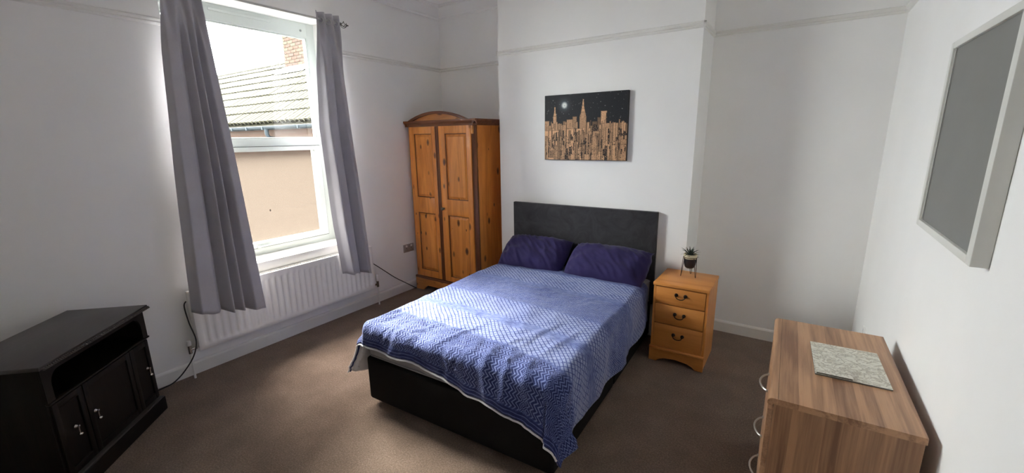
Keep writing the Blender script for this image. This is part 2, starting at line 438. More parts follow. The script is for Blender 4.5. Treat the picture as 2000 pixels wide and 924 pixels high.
for sy, y0 in ((-1, -.80), (1, .672)):
    m = MB()
    m.tube([(0, y0, 0), (0, y0 + sy * .012, 0)], [.012, .010], 10)
    for kk in range(4):
        a0 = kk * PI / 2; pts = []
        for q in range(11):
            tt = q / 10; a = a0 + tt * PI * .9
            rr = .004 + .024 * math.sin(PI * tt) ** .8
            pts.append((rr * math.cos(a), y0 + sy * (.012 + .060 * tt), rr * math.sin(a)))
        m.tube(pts, .0024, 6)
    m.tube([(0, y0 + sy * .072, 0), (0, y0 + sy * .080, 0), (0, y0 + sy * .092, 0)], [.006, .007, .003], 8)
    m.build('finial', M_fin, pole, 40)
for y in (-.72, .60):
    m = MB(); m.tube([(-PX, y, 0), (0, y, 0)], .006, 8); m.tube([(-PX + .001, y, 0), (-PX + .006, y, 0)], .022, 14); m.build('bracket', M_pole, pole, 40)

def curtain(label, zk, yl, yr, zb0, zb1, ztop, prof_s, prof_x, ampt, ampb, xk, rings, seed):
    """yl/yr: left and right edges at the heights zk; prof_s/prof_x: the folds across the cloth"""
    root = empty('curtain', (PX, (yl[0] + yr[0]) / 2, zb0), label=label, cat='curtain', group='grey curtains at the window')
    O = Vector(root.location); nS, nT = 170, 70; P = []
    fine = np.linspace(0, 1, 401); prof = np.interp(fine, prof_s, prof_x)
    ker = np.hanning(27); ker /= ker.sum(); prof = np.convolve(np.pad(prof, 13, mode='edge'), ker, 'valid')
    for i in range(nT + 1):
        t = i / nT; row = []
        for j in range(nS + 1):
            s = j / nS
            zb = lerp(zb0, zb1, s) + .005 * math.sin(21 * s)
            z = lerp(ztop, zb, t)
            a = interp(z, zk, yl); b = interp(z, zk, yr)
            A = lerp(ampt, ampb, sm(t * 1.3))
            q = s + .012 * mnoise.noise(Vector((s * 3, z * 1.4, seed))) * sm(t * 3)
            pv = float(np.interp(q, fine, prof)); top = math.cos(2 * PI * 3 * s)
            dx = A * lerp(top * .75, pv, sm((t - .02) * 5))
            x = interp(z, zk, xk) + dx + .006 * mnoise.noise(Vector((s * 4 + seed, z * 2.0, 4.2))) * t + .003 * mnoise.noise(Vector((s * 9, z * 9, seed + 3))) * t
            row.append((x - O.x, lerp(a, b, s) - O.y, z - O.z))
        P.append(row)
    m = MB(); m.grid(P); cl = m.build('cloth', M_curt, root, True)
    sd = cl.modifiers.new('thick', 'SOLIDIFY'); sd.thickness = .0035; sd.offset = 0
    for s in rings:
        j = int(s * nS); iz = min(range(nT + 1), key=lambda ii: abs(P[ii][j][2] + O.z - PZ))
        p = Vector(P[iz][j]); d = (Vector(P[iz][min(j + 1, nS)]) - Vector(P[iz][max(j - 1, 0)])).normalized()
        zax = Vector((0, 0, 1)); c = []
        nrm = d.cross(zax)
        for k in range(20):
            a = 2 * PI * k / 20; c.append(p + nrm * .003 + d * .020 * math.cos(a) + zax * .022 * math.sin(a))
        m = MB(); m.tube(c, .0045, 8, closed=True)
        m.build('eyelet', M_pole, root, True)
    return root
curtain('long grey eyelet curtain left of the window, nearer the dark cabinet',
        [.42, 1.64, 2.66, 2.80], [.880, .955, 1.035, 1.04], [1.335, 1.297, 1.268, 1.265], .515, .415, 2.765,
        [0, .05, .30, .405, .50, .585, .665, .765, .84, 1.0], [-1.8, .40, .30, -1.25, .95, -.95, .95, -1.3, .6, .55], .028, .060, [.197, .166, .110, .104],
        (.083, .25, .417, .583, .75, .917), .6)
curtain('long grey eyelet curtain right of the window, nearer the pine wardrobe',
        [.42, .95, 1.82, 2.70, 2.80], [2.115, 2.07, 2.045, 2.122, 2.125], [2.425, 2.41, 2.37, 2.345, 2.345], .470, .415, 2.775,
        [0, .10, .17, .27, .48, .60, .71, .82, .92, 1.0], [-1.0, -.3, .9, .2, .1, -1.2, .9, .7, -.6, -1.2], .026, .056, [.186, .180, .160, .110, .104],
        (.083, .25, .417, .583, .75, .917), 2.2)

# ------------------------------------------------------------------ cables and sockets
M_cable = plain('black_cable', (.012, .012, .013), .45)
def smooth_path(pts, n=10):
    pts = [Vector(p) for p in pts]; out = []
    for i in range(len(pts) - 1):
        p0 = pts[max(i - 1, 0)]; p1 = pts[i]; p2 = pts[i + 1]; p3 = pts[min(i + 2, len(pts) - 1)]
        for k in range(n):
            t = k / n
            out.append(.5 * ((2 * p1) + (p2 - p0) * t + (2 * p0 - 5 * p1 + 4 * p2 - p3) * t * t + (3 * p1 - p0 - 3 * p2 + p3) * t ** 3))
    out.append(pts[-1]); return out
m = MB(); m.tube(smooth_path([(.060, .878, .590), (.075, .858, .560), (.10, .860, .44), (.13, .872, .31), (.125, .845, .20), (.085, .785, .09), (.055, .72, .022), (.045, .66, .006), (.05, .60, .005)]), .0045, 8)
tag(m.build('cable', M_cable, None, True), 'black cable hanging down the left end of the radiator to the floor', 'cable')
m = MB(); m.tube(smooth_path([(.022, 2.53, .455), (.024, 2.57, .425), (.026, 2.70, .315), (.030, 2.82, .213), (.034, 2.97, .105), (.040, 3.06, .040), (.050, 3.105, .008)]), .0045, 8)
tag(m.build('cable', M_cable, None, True), 'black cable slanting down the wall between radiator and pine wardrobe', 'cable')
M_sock = plain('brushed_steel', (.42, .41, .40), .38, metallic=.6)
M_white = plain('white_plastic', (.8, .8, .78), .4)
so = empty('wall_socket', (0, 3.068, .497), label='brushed metal double wall socket left of the pine wardrobe', cat='socket')
m = MB(); m.rbox(0, .011, -.075, .075, -.045, .045, .003); m.build('plate', M_sock, so, 30)
M_dark = plain('dark_slot', (.03, .03, .03), .5)
for yy in (-.035, .035):
    m = MB(); m.rbox(.010, .0155, yy - .012, yy + .012, .014, .036, .002); m.build('switch', M_white, so)
    m = MB(); m.box(.0105, .0117, yy - .003, yy + .003, -.006, .006); m.box(.0105, .0117, yy - .015, yy - .008, -.026, -.021); m.box(.0105, .0117, yy + .008, yy + .015, -.026, -.021)
    m.build('pin_hole', M_dark, so)
so2 = empty('wall_socket', (XR, 3.153, .43), label='white wall socket on the right wall, mostly hidden behind the walnut chest', cat='socket')
m = MB(); m.rbox(-.011, 0, -.075, .075, -.045, .045, .003); m.build('plate', M_white, so2, 30)
for yy in (-.035, .035):
    m = MB(); m.rbox(-.0155, -.010, yy - .012, yy + .012, .014, .036, .002); m.build('switch', M_white, so2)
    m = MB(); m.box(-.0117, -.0105, yy - .003, yy + .003, -.006, .006); m.box(-.0117, -.0105, yy - .015, yy - .008, -.026, -.021); m.box(-.0117, -.0105, yy + .008, yy + .015, -.026, -.021)
    m.build('pin_hole', M_dark, so2)

# ------------------------------------------------------------------ pine wardrobe
M_pine = wood('pine_vertical', (.86, .335, .066), (.62, .205, .036), 'Z', 6, .35, knots=11.0, fine=.7)
M_pineh = wood('pine_horizontal', (.76, .32, .078), (.54, .195, .040), 'X', 6, .35, knots=10.0, fine=.7)
M_pined = wood('pine_dark_moulding', (.23, .080, .028), (.13, .040, .015), 'X', 8, .3)
M_pinedz = wood('pine_dark_strip', (.23, .080, .028), (.13, .040, .015), 'Z', 8, .3)
WX0, WX1, WY0, WY1 = .050, .968, 3.130, 3.715
wd = empty('wardrobe', (.5 * (WX0 + WX1), WY0, 0), label='tall pine double wardrobe with arched top in the alcove by the window', cat='wardrobe')
def dpart(name, mb, mat, smooth=False, parent=wd):
    T = Matrix.Translation((-.5 * (WX0 + WX1), -WY0, 0)); mb.v = [tuple(T @ Vector(v)) for v in mb.v]
    return mb.build(name, mat, parent, smooth)
m = MB(); m.rbox(WX0, WX0 + .02, WY0 + .045, WY1, .13, 1.845, .002); dpart('side_panel', m, M_pine)
m = MB()
for i in range(5):   # side made of glued boards
    a = lerp(WY0 + .045, WY1, i / 5); b = lerp(WY0 + .045, WY1, (i + 1) / 5); m.rbox(WX1 - .022, WX1, a, b, .13, 1.845, .0012, 1)
dpart('side_panel', m, M_pine)
m = MB(); m.box(WX0 + .018, WX1 - .02, WY1 - .012, WY1 - .002, .13, 1.84); dpart('back_panel', m, M_pine)
for z0 in (.13, 1.815):
    m = MB(); m.box(WX0 + .018, WX1 - .02, WY0 + .03, WY1 - .01, z0, z0 + .026); dpart('carcass_panel', m, M_pineh)
m = MB(); m.rbox(WX0, WX0 + .028, WY0 + .012, WY0 + .047, .13, 1.845, .004); dpart('front_stile', m, M_pine, 30)
m = MB(); m.prism([(.927, WY0 + .012), (.948, WY0 + .012), (.968, WY0 + .030), (.968, WY0 + .05), (.927, WY0 + .05)], 'z', .13, 1.845)
dpart('front_stile', m, M_pinedz)
m = MB()
for q in (.930, .937, .944): m.tube([(q, WY0 + .011, .21), (q, WY0 + .011, 1.74)], .0026, 6)
dpart('fluting', m, M_pinedz, True)
for z0, z1 in ((1.755, 1.835), (.14, .20)):
    m = MB(); m.rbox(.926, .952, WY0 + .002, WY0 + .02, z0, z1, .004); dpart('carved_block', m, M_pineh, 30)

def door(x0, x1, up, lo):
    d = MB(); y0, y1 = WY0, WY0 + .024; z0, z1 = .172, 1.838
    (a0, a1, b0, b1), (c0, c1, e0, e1) = up, lo
    # stiles and rails around two openings
    d.rbox(x0, a0, y0, y1, z0, z1, .0025); d.rbox(a1, x1, y0, y1, z0, z1, .0025)
    d.rbox(a0 - .002, a1 + .002, y0 + .0003, y1, b1, z1 - .0005, .002); d.rbox(a0 - .002, a1 + .002, y0 + .0003, y1, e1, b0, .002); d.rbox(a0 - .002, a1 + .002, y0 + .0003, y1, z0 + .0005, e0, .002)
    do = dpart('door', d, M_pine, 30)
    for (p0, p1, q0, q1) in (up, lo):
        f = MB()
        def ringz(ix, y): return [(p0 + ix, y, q0 + ix), (p1 - ix, y, q0 + ix), (p1 - ix, y, q1 - ix), (p0 + ix, y, q1 - ix)]
        L = ringz(-.002, y0 + .010) + ringz(.008, y0 + .0135) + ringz(.012, y0 + .0135) + ringz(.034, y0 + .004)
        fs = []
        for r_ in range(3):
            for k in range(4): fs.append((r_ * 4 + k, r_ * 4 + (k + 1) % 4, r_ * 4 + 4 + (k + 1) % 4, r_ * 4 + 4 + k))
        fs.append((12, 13, 14, 15)); f.add(L, fs)
        f.box(p0, p1, y0 + .014, y0 + .02, q0, q1)
        dpart('door_panel', f, M_pine, False, do)
        g = MB()   # dark groove moulding round the panel
        for (u0, u1, w0, w1) in ((p0, p0 + .007, q0, q1), (p1 - .007, p1, q0, q1), (p0, p1, q0, q0 + .007), (p0, p1, q1 - .007, q1)):
            g.rbox(u0, u1, y0 + .004, y0 + .0145, w0, w1, .002, 1)
        dpart('panel_moulding', g, M_pinedz, False, do)
    return do
# parts sit in wardrobe space, so door children need no offset of their own
dl = door(.080, .452, (.138, .396, 1.088, 1.765), (.138, .396, .250, .915))
dr = door(.497, .925, (.580, .865, 1.085, 1.762), (.580, .865, .225, .915))
m = MB(); m.rbox(.448, .497, WY0 - .004, WY0 + .026, .172, 1.838, .006, 3); m.tube([(.462, WY0 - .004, .18), (.462, WY0 - .004, 1.83)], .005, 8); m.tube([(.482, WY0 - .004, .18), (.482, WY0 - .004, 1.83)], .005, 8)
dpart('meeting_strip', m, M_pinedz, 40)
m = MB(); m.lathe([(.002, 0), (.011, 0), (.008, .008), (.007, .016), (.015, .022), (.019, .030), (.014, .038), (.002, .041)], 16, T=Matrix.Translation((.527, WY0, .985)) @ Matrix.Rotation(R(90), 4, 'X'))
dpart('knob', m, plain('aged_brass', (.20, .17, .12), .35, metallic=.8), True)
# cornice with overhang, swept round front and sides
cp = [(0, 1.838), (.006, 1.838), (.010, 1.848), (.012, 1.856), (.020, 1.864), (.034, 1.876), (.038, 1.884), (.038, 1.898), (0, 1.898)]
m = MB(); run(m, cp, (WX0 - .030, WY0 + .008), (WX1 + .036, WY0 + .008), (0, -1)); run(m, cp, (WX1, WY0 - .028), (WX1, WY1), (1, 0)); run(m, [(o * .8, z) for o, z in cp], (WX0, WY0 - .028), (WX0, WY1), (-1, 0))
m.box(WX0, WX1, WY0 + .01, WY1, 1.842, 1.896)
dpart('cornice', m, M_pined, 30)
# arched pediment
ax0, ax1, zb, zt = .075, .885, 1.897, 1.985
def arc(x0, x1, zlo, zhi, n=28):
    c = (x0 + x1) / 2; hw = (x1 - x0) / 2; h = zhi - zlo; rad_ = (hw * hw + h * h) / (2 * h); cz = zhi - rad_
    return [(lerp(x0, x1, i / n), cz + math.sqrt(max(0, rad_ ** 2 - (lerp(x0, x1, i / n) - c) ** 2))) for i in range(n + 1)]
A1 = arc(ax0, ax1, zb, zt); A2 = arc(ax0 + .055, ax1 - .055, zb, zt - .022)
m = MB(); m.prism([(ax0 + .05, zb)] + A2 + [(ax1 - .05, zb)], 'y', WY0 + .012, WY0 + .026); dpart('pediment', m, M_pineh)
m = MB()
for i in range(len(A1) - 1):
    a, b, c, d = A1[i], A1[i + 1], A2[i + 1], A2[i]
    vs = [(p[0], y, p[1]) for y in (WY0 - .012, WY0 + .03) for p in (a, b, c, d)]
    m.add(vs, [(3, 2, 1, 0), (4, 5, 6, 7), (0, 1, 5, 4), (2, 3, 7, 6)])
m.tube([(p[0], WY0 - .012, p[1] - .003) for p in A1], .006, 6); m.tube([(p[0], WY0 - .010, p[1] + .002) for p in A2], .004, 6)
dpart('arch_moulding', m, M_pined, 40)
# plinth with bracket feet
foot = [(WX0 - .012, 0), (.150, 0), (.165, .012), (.170, .030), (.195, .044), (.215, .062), (.80, .062), (.825, .044), (.850, .030), (.855, .012), (.868, 0), (WX1 + .012, 0), (WX1 + .012, .140), (WX0 - .012, .140)]
m = MB(); m.prism(foot, 'y', WY0 - .006, WY0 + .018); dpart('plinth', m, M_pineh)
m = MB(); m.rbox(WX0 - .016, WX1 + .016, WY0 - .010, WY0 + .03, .138, .166, .006, 3); dpart('base_moulding', m, M_pined, 40)
sp = [(WY0, 0), (WY0 + .10, 0), (WY0 + .13, .05), (WY1 - .13, .05), (WY1 - .10, 0), (WY1, 0), (WY1, .14), (WY0, .14)]
for x in (WX0 - .012, WX1 - .006):
    m = MB(); m.prism(sp, 'x', x, x + .018); dpart('side_plinth', m, M_pine)

# ------------------------------------------------------------------ canvas print on the chimney breast
def vcol_mat(name, rough=.6, spec=.3):
    t = NT(name); a = t.n('ShaderNodeVertexColor'); a.layer_name = 'print'
    v = t.coord(); nm = t.bump(t.noise(v, 600, 2), .15, .001)
    t.principled(a.outputs[0], rough, nm, spec=spec); return t.m
def srgb(c): 
    c = np.asarray(c, float) / 255; return np.where(c <= .04045, c / 12.92, ((c + .055) / 1.055) ** 2.4)
def raster_mesh(name, img, w, h, mk, mat, parent):
    """img rows run from the top; mk(u, v) -> position, u right, v up"""
    H, Wd = img.shape[:2]
    P = [[mk(j / (Wd - 1), 1 - i / (H - 1)) for j in range(Wd)] for i in range(H)]
    m = MB(); m.grid(P); me = m.mesh(name, mat)
    ca = me.color_attributes.new('print', 'FLOAT_COLOR', 'POINT')
    lin = np.ones((H * Wd, 4)); lin[:, :3] = srgb(img.reshape(-1, 3)); ca.data.foreach_set('color', lin.ravel())
    return link(name, me, parent)
def skyline():
    rng = np.random.default_rng(5); H, Wd = 170, 234
    im = np.zeros((H, Wd, 3)); im[:] = (28, 29, 34); im += rng.normal(0, 3, (H, Wd, 1))
    yy, xx = np.mgrid[0:H, 0:Wd]; u = xx / (Wd - 1); v = yy / (H - 1)
    d = np.hypot((u - .255) * 1.37, v - .16)
    im += np.clip(1 - d / .17, 0, 1)[..., None] ** 2 * np.array([95, 105, 110])
    mo = np.clip((.058 - d) / .030, 0, 1)[..., None]; im = im * (1 - mo) + mo * np.array([226, 231, 226])
    for _ in range(95):
        a, b = rng.integers(1, H // 2), rng.integers(1, Wd - 2); g = rng.uniform(70, 190)
        im[a, b] = (g, g, g + 6)
        if rng.random() < .35: im[a, b + 1] = (g * .8,) * 3; im[a + 1, b] = (g * .7,) * 3
    cop = np.array((205, 160, 122.))
    def block(x0, x1, top, tone=1.0, bot=1.0, win=.45):
        i0, i1 = int(top * H), int(bot * H); j0, j1 = max(0, int(x0 * Wd)), min(Wd, int(x1 * Wd))
        if j1 <= j0: return
        c = cop * tone
        for i in range(i0, min(H, i1)):
            for j in range(j0, j1):
                col = c * (1 + rng.normal(0, .05))
                if (j - j0) % 3 == 2 and i % 3 and rng.random() < win: col = c * .62
                if j == j1 - 1 or j == j0: col = c * .5
                if i == i0: col = c * .55
                im[i, j] = col
    def dark(x0, x1, top, bot): 
        i0, i1, j0, j1 = int(top * H), int(bot * H), int(x0 * Wd), int(x1 * Wd)
        for i in range(i0, min(i1, H)):
            for j in range(j0, min(j1, Wd)):
                im[i, j] = np.array((40, 32, 30)) if rng.random() < .8 else cop * .7
    def spire(cx, hw, tip, base):
        for i in range(int(tip * H), int(base * H)):
            t = max(0.0, (i / H - tip) / (base - tip)); w_ = hw * (t ** 1.5) + .003
            j0, j1 = int((cx - w_) * Wd), int((cx + w_) * Wd) + 1
            im[i, j0:j1] = cop * (1.05 - .12 * ((i // 4) % 2)) * (1 + rng.normal(0, .04, (j1 - j0, 1)))
            if j1 - j0 > 4: im[i, j0] = im[i, j1 - 1] = cop * .5
    # back row
    spire(.135, .020, .185, .33); block(.113, .160, .32, 1.0, .55)
    block(0, .065, .39, .95); block(.055, .10, .46, .9); block(.24, .28, .40, .7); block(.10, .235, .44, .82); dark(.235, .29, .46, .72)
    block(.29, .40, .38, .95); block(.36, .415, .34, .8, .5); spire(.487, .036, .09, .34); block(.448, .530, .34, .88, .62); block(.462, .512, .28, .95, .36)
    block(.53, .57, .43, .8); block(.57, .62, .48, .75); block(.60, .66, .42, .55); dark(.615, .655, .46, .62)
    block(.66, .70, .36, .6); block(.700, .770, .275, 1.02, .6, .3); dark(.757, .771, .30, .46); block(.70, .90, .45, .95, 1, .5); dark(.77, .81, .53, .60)
    block(.90, 1.0, .46, .7); block(.945, .96, .42, .8)
    for _ in range(46):
        x0 = rng.uniform(0, .97); w_ = rng.uniform(.012, .034); block(x0, x0 + w_, rng.uniform(.40, .54), 1.0, rng.uniform(.62, 1.1), rng.uniform(.25, .7))
    # middle and front rows
    block(0, .20, .54, 1.08, 1, .25); block(.19, .25, .62, .75); dark(.19, .25, .66, .70); block(.29, .48, .52, 1.05, 1, .25); dark(.315, .355, .60, .70)
    block(.48, .56, .60, .85); block(.56, .72, .56, .9); block(.66, .70, .60, .75); block(.90, 1.0, .62, .85); dark(.90, 1.0, .60, .63)
    dark(.47, .575, .74, .90)
    for j in range(int(.47 * Wd), int(.575 * Wd), 4): im[int(.76 * H):int(.88 * H), j] = cop * .8
    dark(.515, .545, .66, .74); dark(.05, .15, .80, .97)
    for j in range(int(.05 * Wd), int(.15 * Wd), 4): im[int(.82 * H):int(.96 * H), j:j + 2] = cop * .95
    dark(.215, .24, .76, .86); dark(.28, .345, .82, 1.0); dark(.40, .44, .86, 1.0); block(.345, .40, .80, 1.0); dark(.695, .73, .70, .88); dark(.755, .79, .78, 1.0); block(.79, .90, .76, 1.0); block(.50, .69, .90, .95); block(.93, 1.0, .76, .9)
    for _ in range(70):
        x0 = rng.uniform(0, .97); w_ = rng.uniform(.010, .040); top = rng.uniform(.54, .86); block(x0, x0 + w_, top, min(1.0, top + rng.uniform(.08, .35)), rng.uniform(.66, 1.12), rng.uniform(.2, .65))
    for _ in range(60):
        x0 = rng.uniform(0, .98); top = rng.uniform(.50, .9); dark(x0, x0 + rng.uniform(.005, .022), top, min(1.0, top + rng.uniform(.03, .14)))
    for _ in range(420):
        a, b = rng.integers(int(.62 * H), H - 1), rng.integers(0, Wd - 3)
        k = rng.integers(1, 4); im[a, b:b + k] = (45, 36, 32) if rng.random() < .7 else cop * 1.1
    im[-2:] = im[-2:] * .6
    return np.clip(im, 0, 255)
CX0, CX1, CZ0, CZ1 = 1.652, 2.4285, 1.5086, 2.075
cv = empty('canvas_print', ((CX0 + CX1) / 2, YC, (CZ0 + CZ1) / 2), label='canvas print of a copper city skyline under a night sky above the bed', cat='picture')
hw, hh = (CX1 - CX0) / 2, (CZ1 - CZ0) / 2
m = MB(); m.rbox(-hw, hw, -.0295, 0, -hh, hh, .003, 2); m.build('stretcher', plain('canvas_edge', (.025, .024, .027), .7), cv)
raster_mesh('printed_face', skyline(), 0, 0, lambda u, v: (-hw + .001 + u * (2 * hw - .002), -.0301, -hh + .001 + v * (2 * hh - .002)), vcol_mat('skyline_print', .55), cv)

# ------------------------------------------------------------------ bed
BX, BY, BROT, BW, BL = 1.4276, 1.3505, R(2.2087), 1.357, 1.885
bed = empty('divan_bed', (BX, BY, 0), BROT, label='black double divan bed base with dark grey headboard against the chimney breast', cat='bed')
M_black = plain('black_fabric', (.0042, .0042, .005), .85, bump=.2, bscale=500, spec=.2)
m = MB(); m.rbox(0, BW, 0, BL / 2 - .001, .032, .336, .022, 4); m.build('divan_base', M_black, bed, 40)
m = MB(); m.rbox(0, BW, BL / 2 + .001, BL, .032, .336, .022, 4); m.build('divan_base', M_black, bed, 40)
M_castor = plain('castor_plastic', (.02, .02, .02), .4)
for a, b in ((.07, .09), (BW - .07, .09), (.07, BL - .09), (BW - .07, BL - .09), (.07, BL / 2), (BW - .07, BL / 2)):
    m = MB(); m.tube([(a - .010, b, .021), (a + .010, b, .021)], .021, 14); m.tube([(a, b, .02), (a, b, .04)], .008, 8); m.build('castor', M_castor, bed, 40)
def velvet():
    t = NT('grey_velvet'); v = t.coord()
    f = t.noise(v, 7, 5, .65, 1.4); g = t.noise(v, 500, 2)
    c = t.ramp(f, [(.25, (.020, .019, .022)), (.75, (.050, .048, .054))])
    t.principled(c, .75, t.bump(t.M('ADD', f, t.M('MULTIPLY', g, .3)), .12, .004), spec=.25, sheen=.35); return t.m
m = MB(); m.rbox(-.0146, 1.368, 1.8957, 1.936, .30, 1.1015, .008, 3); m.build('headboard', velvet(), bed, 40)

# mattress
def duvet_mat():
    t = NT('blue_patterned_cotton')
    uvn = t.n('ShaderNodeUVMap'); uvn.uv_map = 'cloth'; sep = t.n('ShaderNodeSeparateXYZ'); t.l(uvn.outputs[0], sep.inputs[0])
    u0, v0 = sep.outputs[0], sep.outputs[1]
    wob = t.n('ShaderNodeTexNoise'); t.l(uvn.outputs[0], wob.inputs['Vector']); wob.inputs['Scale'].default_value = 14; wob.inputs['Detail'].default_value = 2
    ws = t.n('ShaderNodeSeparateColor'); t.l(wob.outputs['Color'], ws.inputs[0])
    u = t.M('MULTIPLY_ADD', t.M('SUBTRACT', ws.outputs[0], .5), .012, u0)
    v = t.M('MULTIPLY_ADD', t.M('SUBTRACT', ws.outputs[1], .5), .012, v0)
    n_f = t.noise(uvn.outputs[0], 130, 3, .6); n_m = t.noise(uvn.outputs[0], 28, 4, .6); n_l = t.noise(uvn.outputs[0], 3.2, 3, .5)
    stre = t.n('ShaderNodeMapping'); t.l(uvn.outputs[0], stre.inputs[0]); stre.inputs['Scale'].default_value = (6, 60, 1)
    n_s = t.noise(stre.outputs[0], 3.0, 4, .65)
    def tri(x): return t.M('ABSOLUTE', t.M('SUBTRACT', t.M('FRACT', x), .5))          # 0..0.5
    def line(x, w, soft=.06):
        nd = t.n('ShaderNodeMapRange', interpolation_type='SMOOTHSTEP'); t.l(x, nd.inputs[0])
        nd.inputs[1].default_value = w + soft; nd.inputs[2].default_value = w; nd.inputs[3].default_value = 0; nd.inputs[4].default_value = 1
        return nd.outputs[0]
    def band(a, b, s=.026):
        def st(e, up):
            nd = t.n('ShaderNodeMapRange', interpolation_type='SMOOTHSTEP')
            t.l(t.M('MULTIPLY_ADD', t.M('SUBTRACT', n_m, .5), .03, v), nd.inputs[0])
            nd.inputs[1].default_value = e - s; nd.inputs[2].default_value = e + s
            nd.inputs[3].default_value = 0 if up else 1; nd.inputs[4].default_value = 1 if up else 0
            return nd.outputs[0]
        return t.M('MULTIPLY', st(a, True), st(b, False))
    # lattice: light cells between dark diagonal lines
    P = .0255
    d1 = t.M('DIVIDE', t.M('ADD', t.M('MULTIPLY', u, .72), t.M('MULTIPLY', v, .72)), P)
    d2 = t.M('DIVIDE', t.M('SUBTRACT', t.M('MULTIPLY', u, .66), t.M('MULTIPLY', v, .66)), P)
    l1 = line(tri(t.M('ADD', d1, .5)), .075, .10); l2 = line(tri(t.M('ADD', d2, .5)), .050, .09)
    latt = t.M('MAXIMUM', t.M('MULTIPLY', l1, .95), t.M('MULTIPLY', l2, .7))
    latv = t.M('MULTIPLY_ADD', t.M('SUBTRACT', n_f, .5), .7, t.M('SUBTRACT', .74, t.M('MULTIPLY', latt, .52)))
    # fine rows of tiny zigzag dashes
    zz = t.M('FRACT', t.M('DIVIDE', t.M('MULTIPLY_ADD', tri(t.M('DIVIDE', u, .020)), .016, v), .0155))
    fin = t.M('MULTIPLY_ADD', t.M('SUBTRACT', n_f, .5), 1.1, t.M('MULTIPLY_ADD', line(t.M('ABSOLUTE', t.M('SUBTRACT', zz, .5)), .14, .14), .42, .26))
    # chevrons alternating with rows of concentric diamonds
    Q = .044; rowi = t.M('FLOOR', t.M('DIVIDE', u, Q)); uf = t.M('FRACT', t.M('DIVIDE', u, Q))
    tu = t.M('ABSOLUTE', t.M('SUBTRACT', uf, .5))
    tv = tri(t.M('DIVIDE', v, .046))
    zig = t.M('FRACT', t.M('DIVIDE', t.M('MULTIPLY_ADD', tri(t.M('DIVIDE', v, .042)), .040, u), .0210))
    zl = line(t.M('ABSOLUTE', t.M('SUBTRACT', zig, .5)), .13, .12)
    dm = t.M('ADD', tu, tv)
    dl_ = line(t.M('ABSOLUTE', t.M('SUBTRACT', t.M('FRACT', t.M('MULTIPLY', dm, 3.4)), .5)), .14, .13)
    isd = t.M('LESS_THAN', t.M('MODULO', t.M('ADD', rowi, 300.0), 3.0), .5)
    chev = t.M('ADD', t.M('MULTIPLY', dl_, isd), t.M('MULTIPLY', zl, t.M('SUBTRACT', 1.0, isd)))
    chev = t.M('MULTIPLY_ADD', t.M('SUBTRACT', n_f, .5), .35, t.M('MULTIPLY_ADD', chev, .50, .07))
    # wash between bands, dark head strip, hem stripes
    wash = t.M('MULTIPLY_ADD', t.M('SUBTRACT', n_s, .5), 1.1, .50)
    head = t.M('MULTIPLY_ADD', t.M('SUBTRACT', n_f, .5), .9, .30)
    hl = line(tri(t.M('DIVIDE', v, .021)), .10, .08); hem = t.M('MULTIPLY_ADD', t.M('SUBTRACT', n_s, .5), .35, t.M('MULTIPLY_ADD', hl, .38, .08))
    val = wash
    def over(cur, new, mk): 
        nd = t.n('ShaderNodeMix', data_type='FLOAT'); t.put(nd.inputs[0], mk); t.put(nd.inputs[2], cur); t.put(nd.inputs[3], new); return nd.outputs[0]
    val = over(val, head, band(1.46, 3)); val = over(val, latv, band(1.17, 1.46)); val = over(val, fin, band(.73, 1.10))
    val = over(val, latv, band(.46, .73)); val = over(val, latv, band(.14, .375)); val = over(val, chev, band(-.205, .145)); val = over(val, hem, band(-3, -.205, .006))
    val = t.M('MULTIPLY_ADD', t.M('SUBTRACT', n_m, .5), .45, t.M('MULTIPLY_ADD', t.M('SUBTRACT', n_l, .5), .35, val))
    col = t.ramp(val, [(0.0, (.016, .023, .092)), (.30, (.046, .066, .205)), (.60, (.160, .198, .39)), (1.0, (.38, .42, .58))])
    wr = t.noise(uvn.outputs[0], 9, 4, .6, .8)
    h = t.M('ADD', t.M('MULTIPLY', wr, 1.0), t.M('MULTIPLY', n_f, .12))
    t.principled(col, .85, t.bump(h, .6, .028), spec=.15, sheen=.15)
    return t.m
M_duvet = duvet_mat()
M_sheet = plain('white_cotton', (.62, .62, .66), .85, vary=.04, scale=12, bump=.3, bscale=18, spec=.15)
M_matt = plain('grey_mattress_ticking', (.27, .265, .28), .8, vary=.05, scale=40, bump=.2, bscale=90, spec=.2)
ma = empty('mattress', (BX, BY, .3365), BROT, label='grey-white mattress lying on the black divan base under the duvet', cat='mattress')
m = MB(); m.rbox(.012, BW - .012, .012, BL - .004, 0, .195, .03, 4); m.build('body', M_matt, ma, 40)
m = MB()
for z in (.012, .183):
    c = [(.014, .04, z), (.04, .014, z), (BW - .04, .014, z), (BW - .014, .04, z), (BW - .014, BL - .03, z), (BW - .04, BL - .006, z), (.04, BL - .006, z), (.014, BL - .03, z)]
    m.tube(c, .006, 6, closed=True)
m.build('piping', M_matt, ma, True)

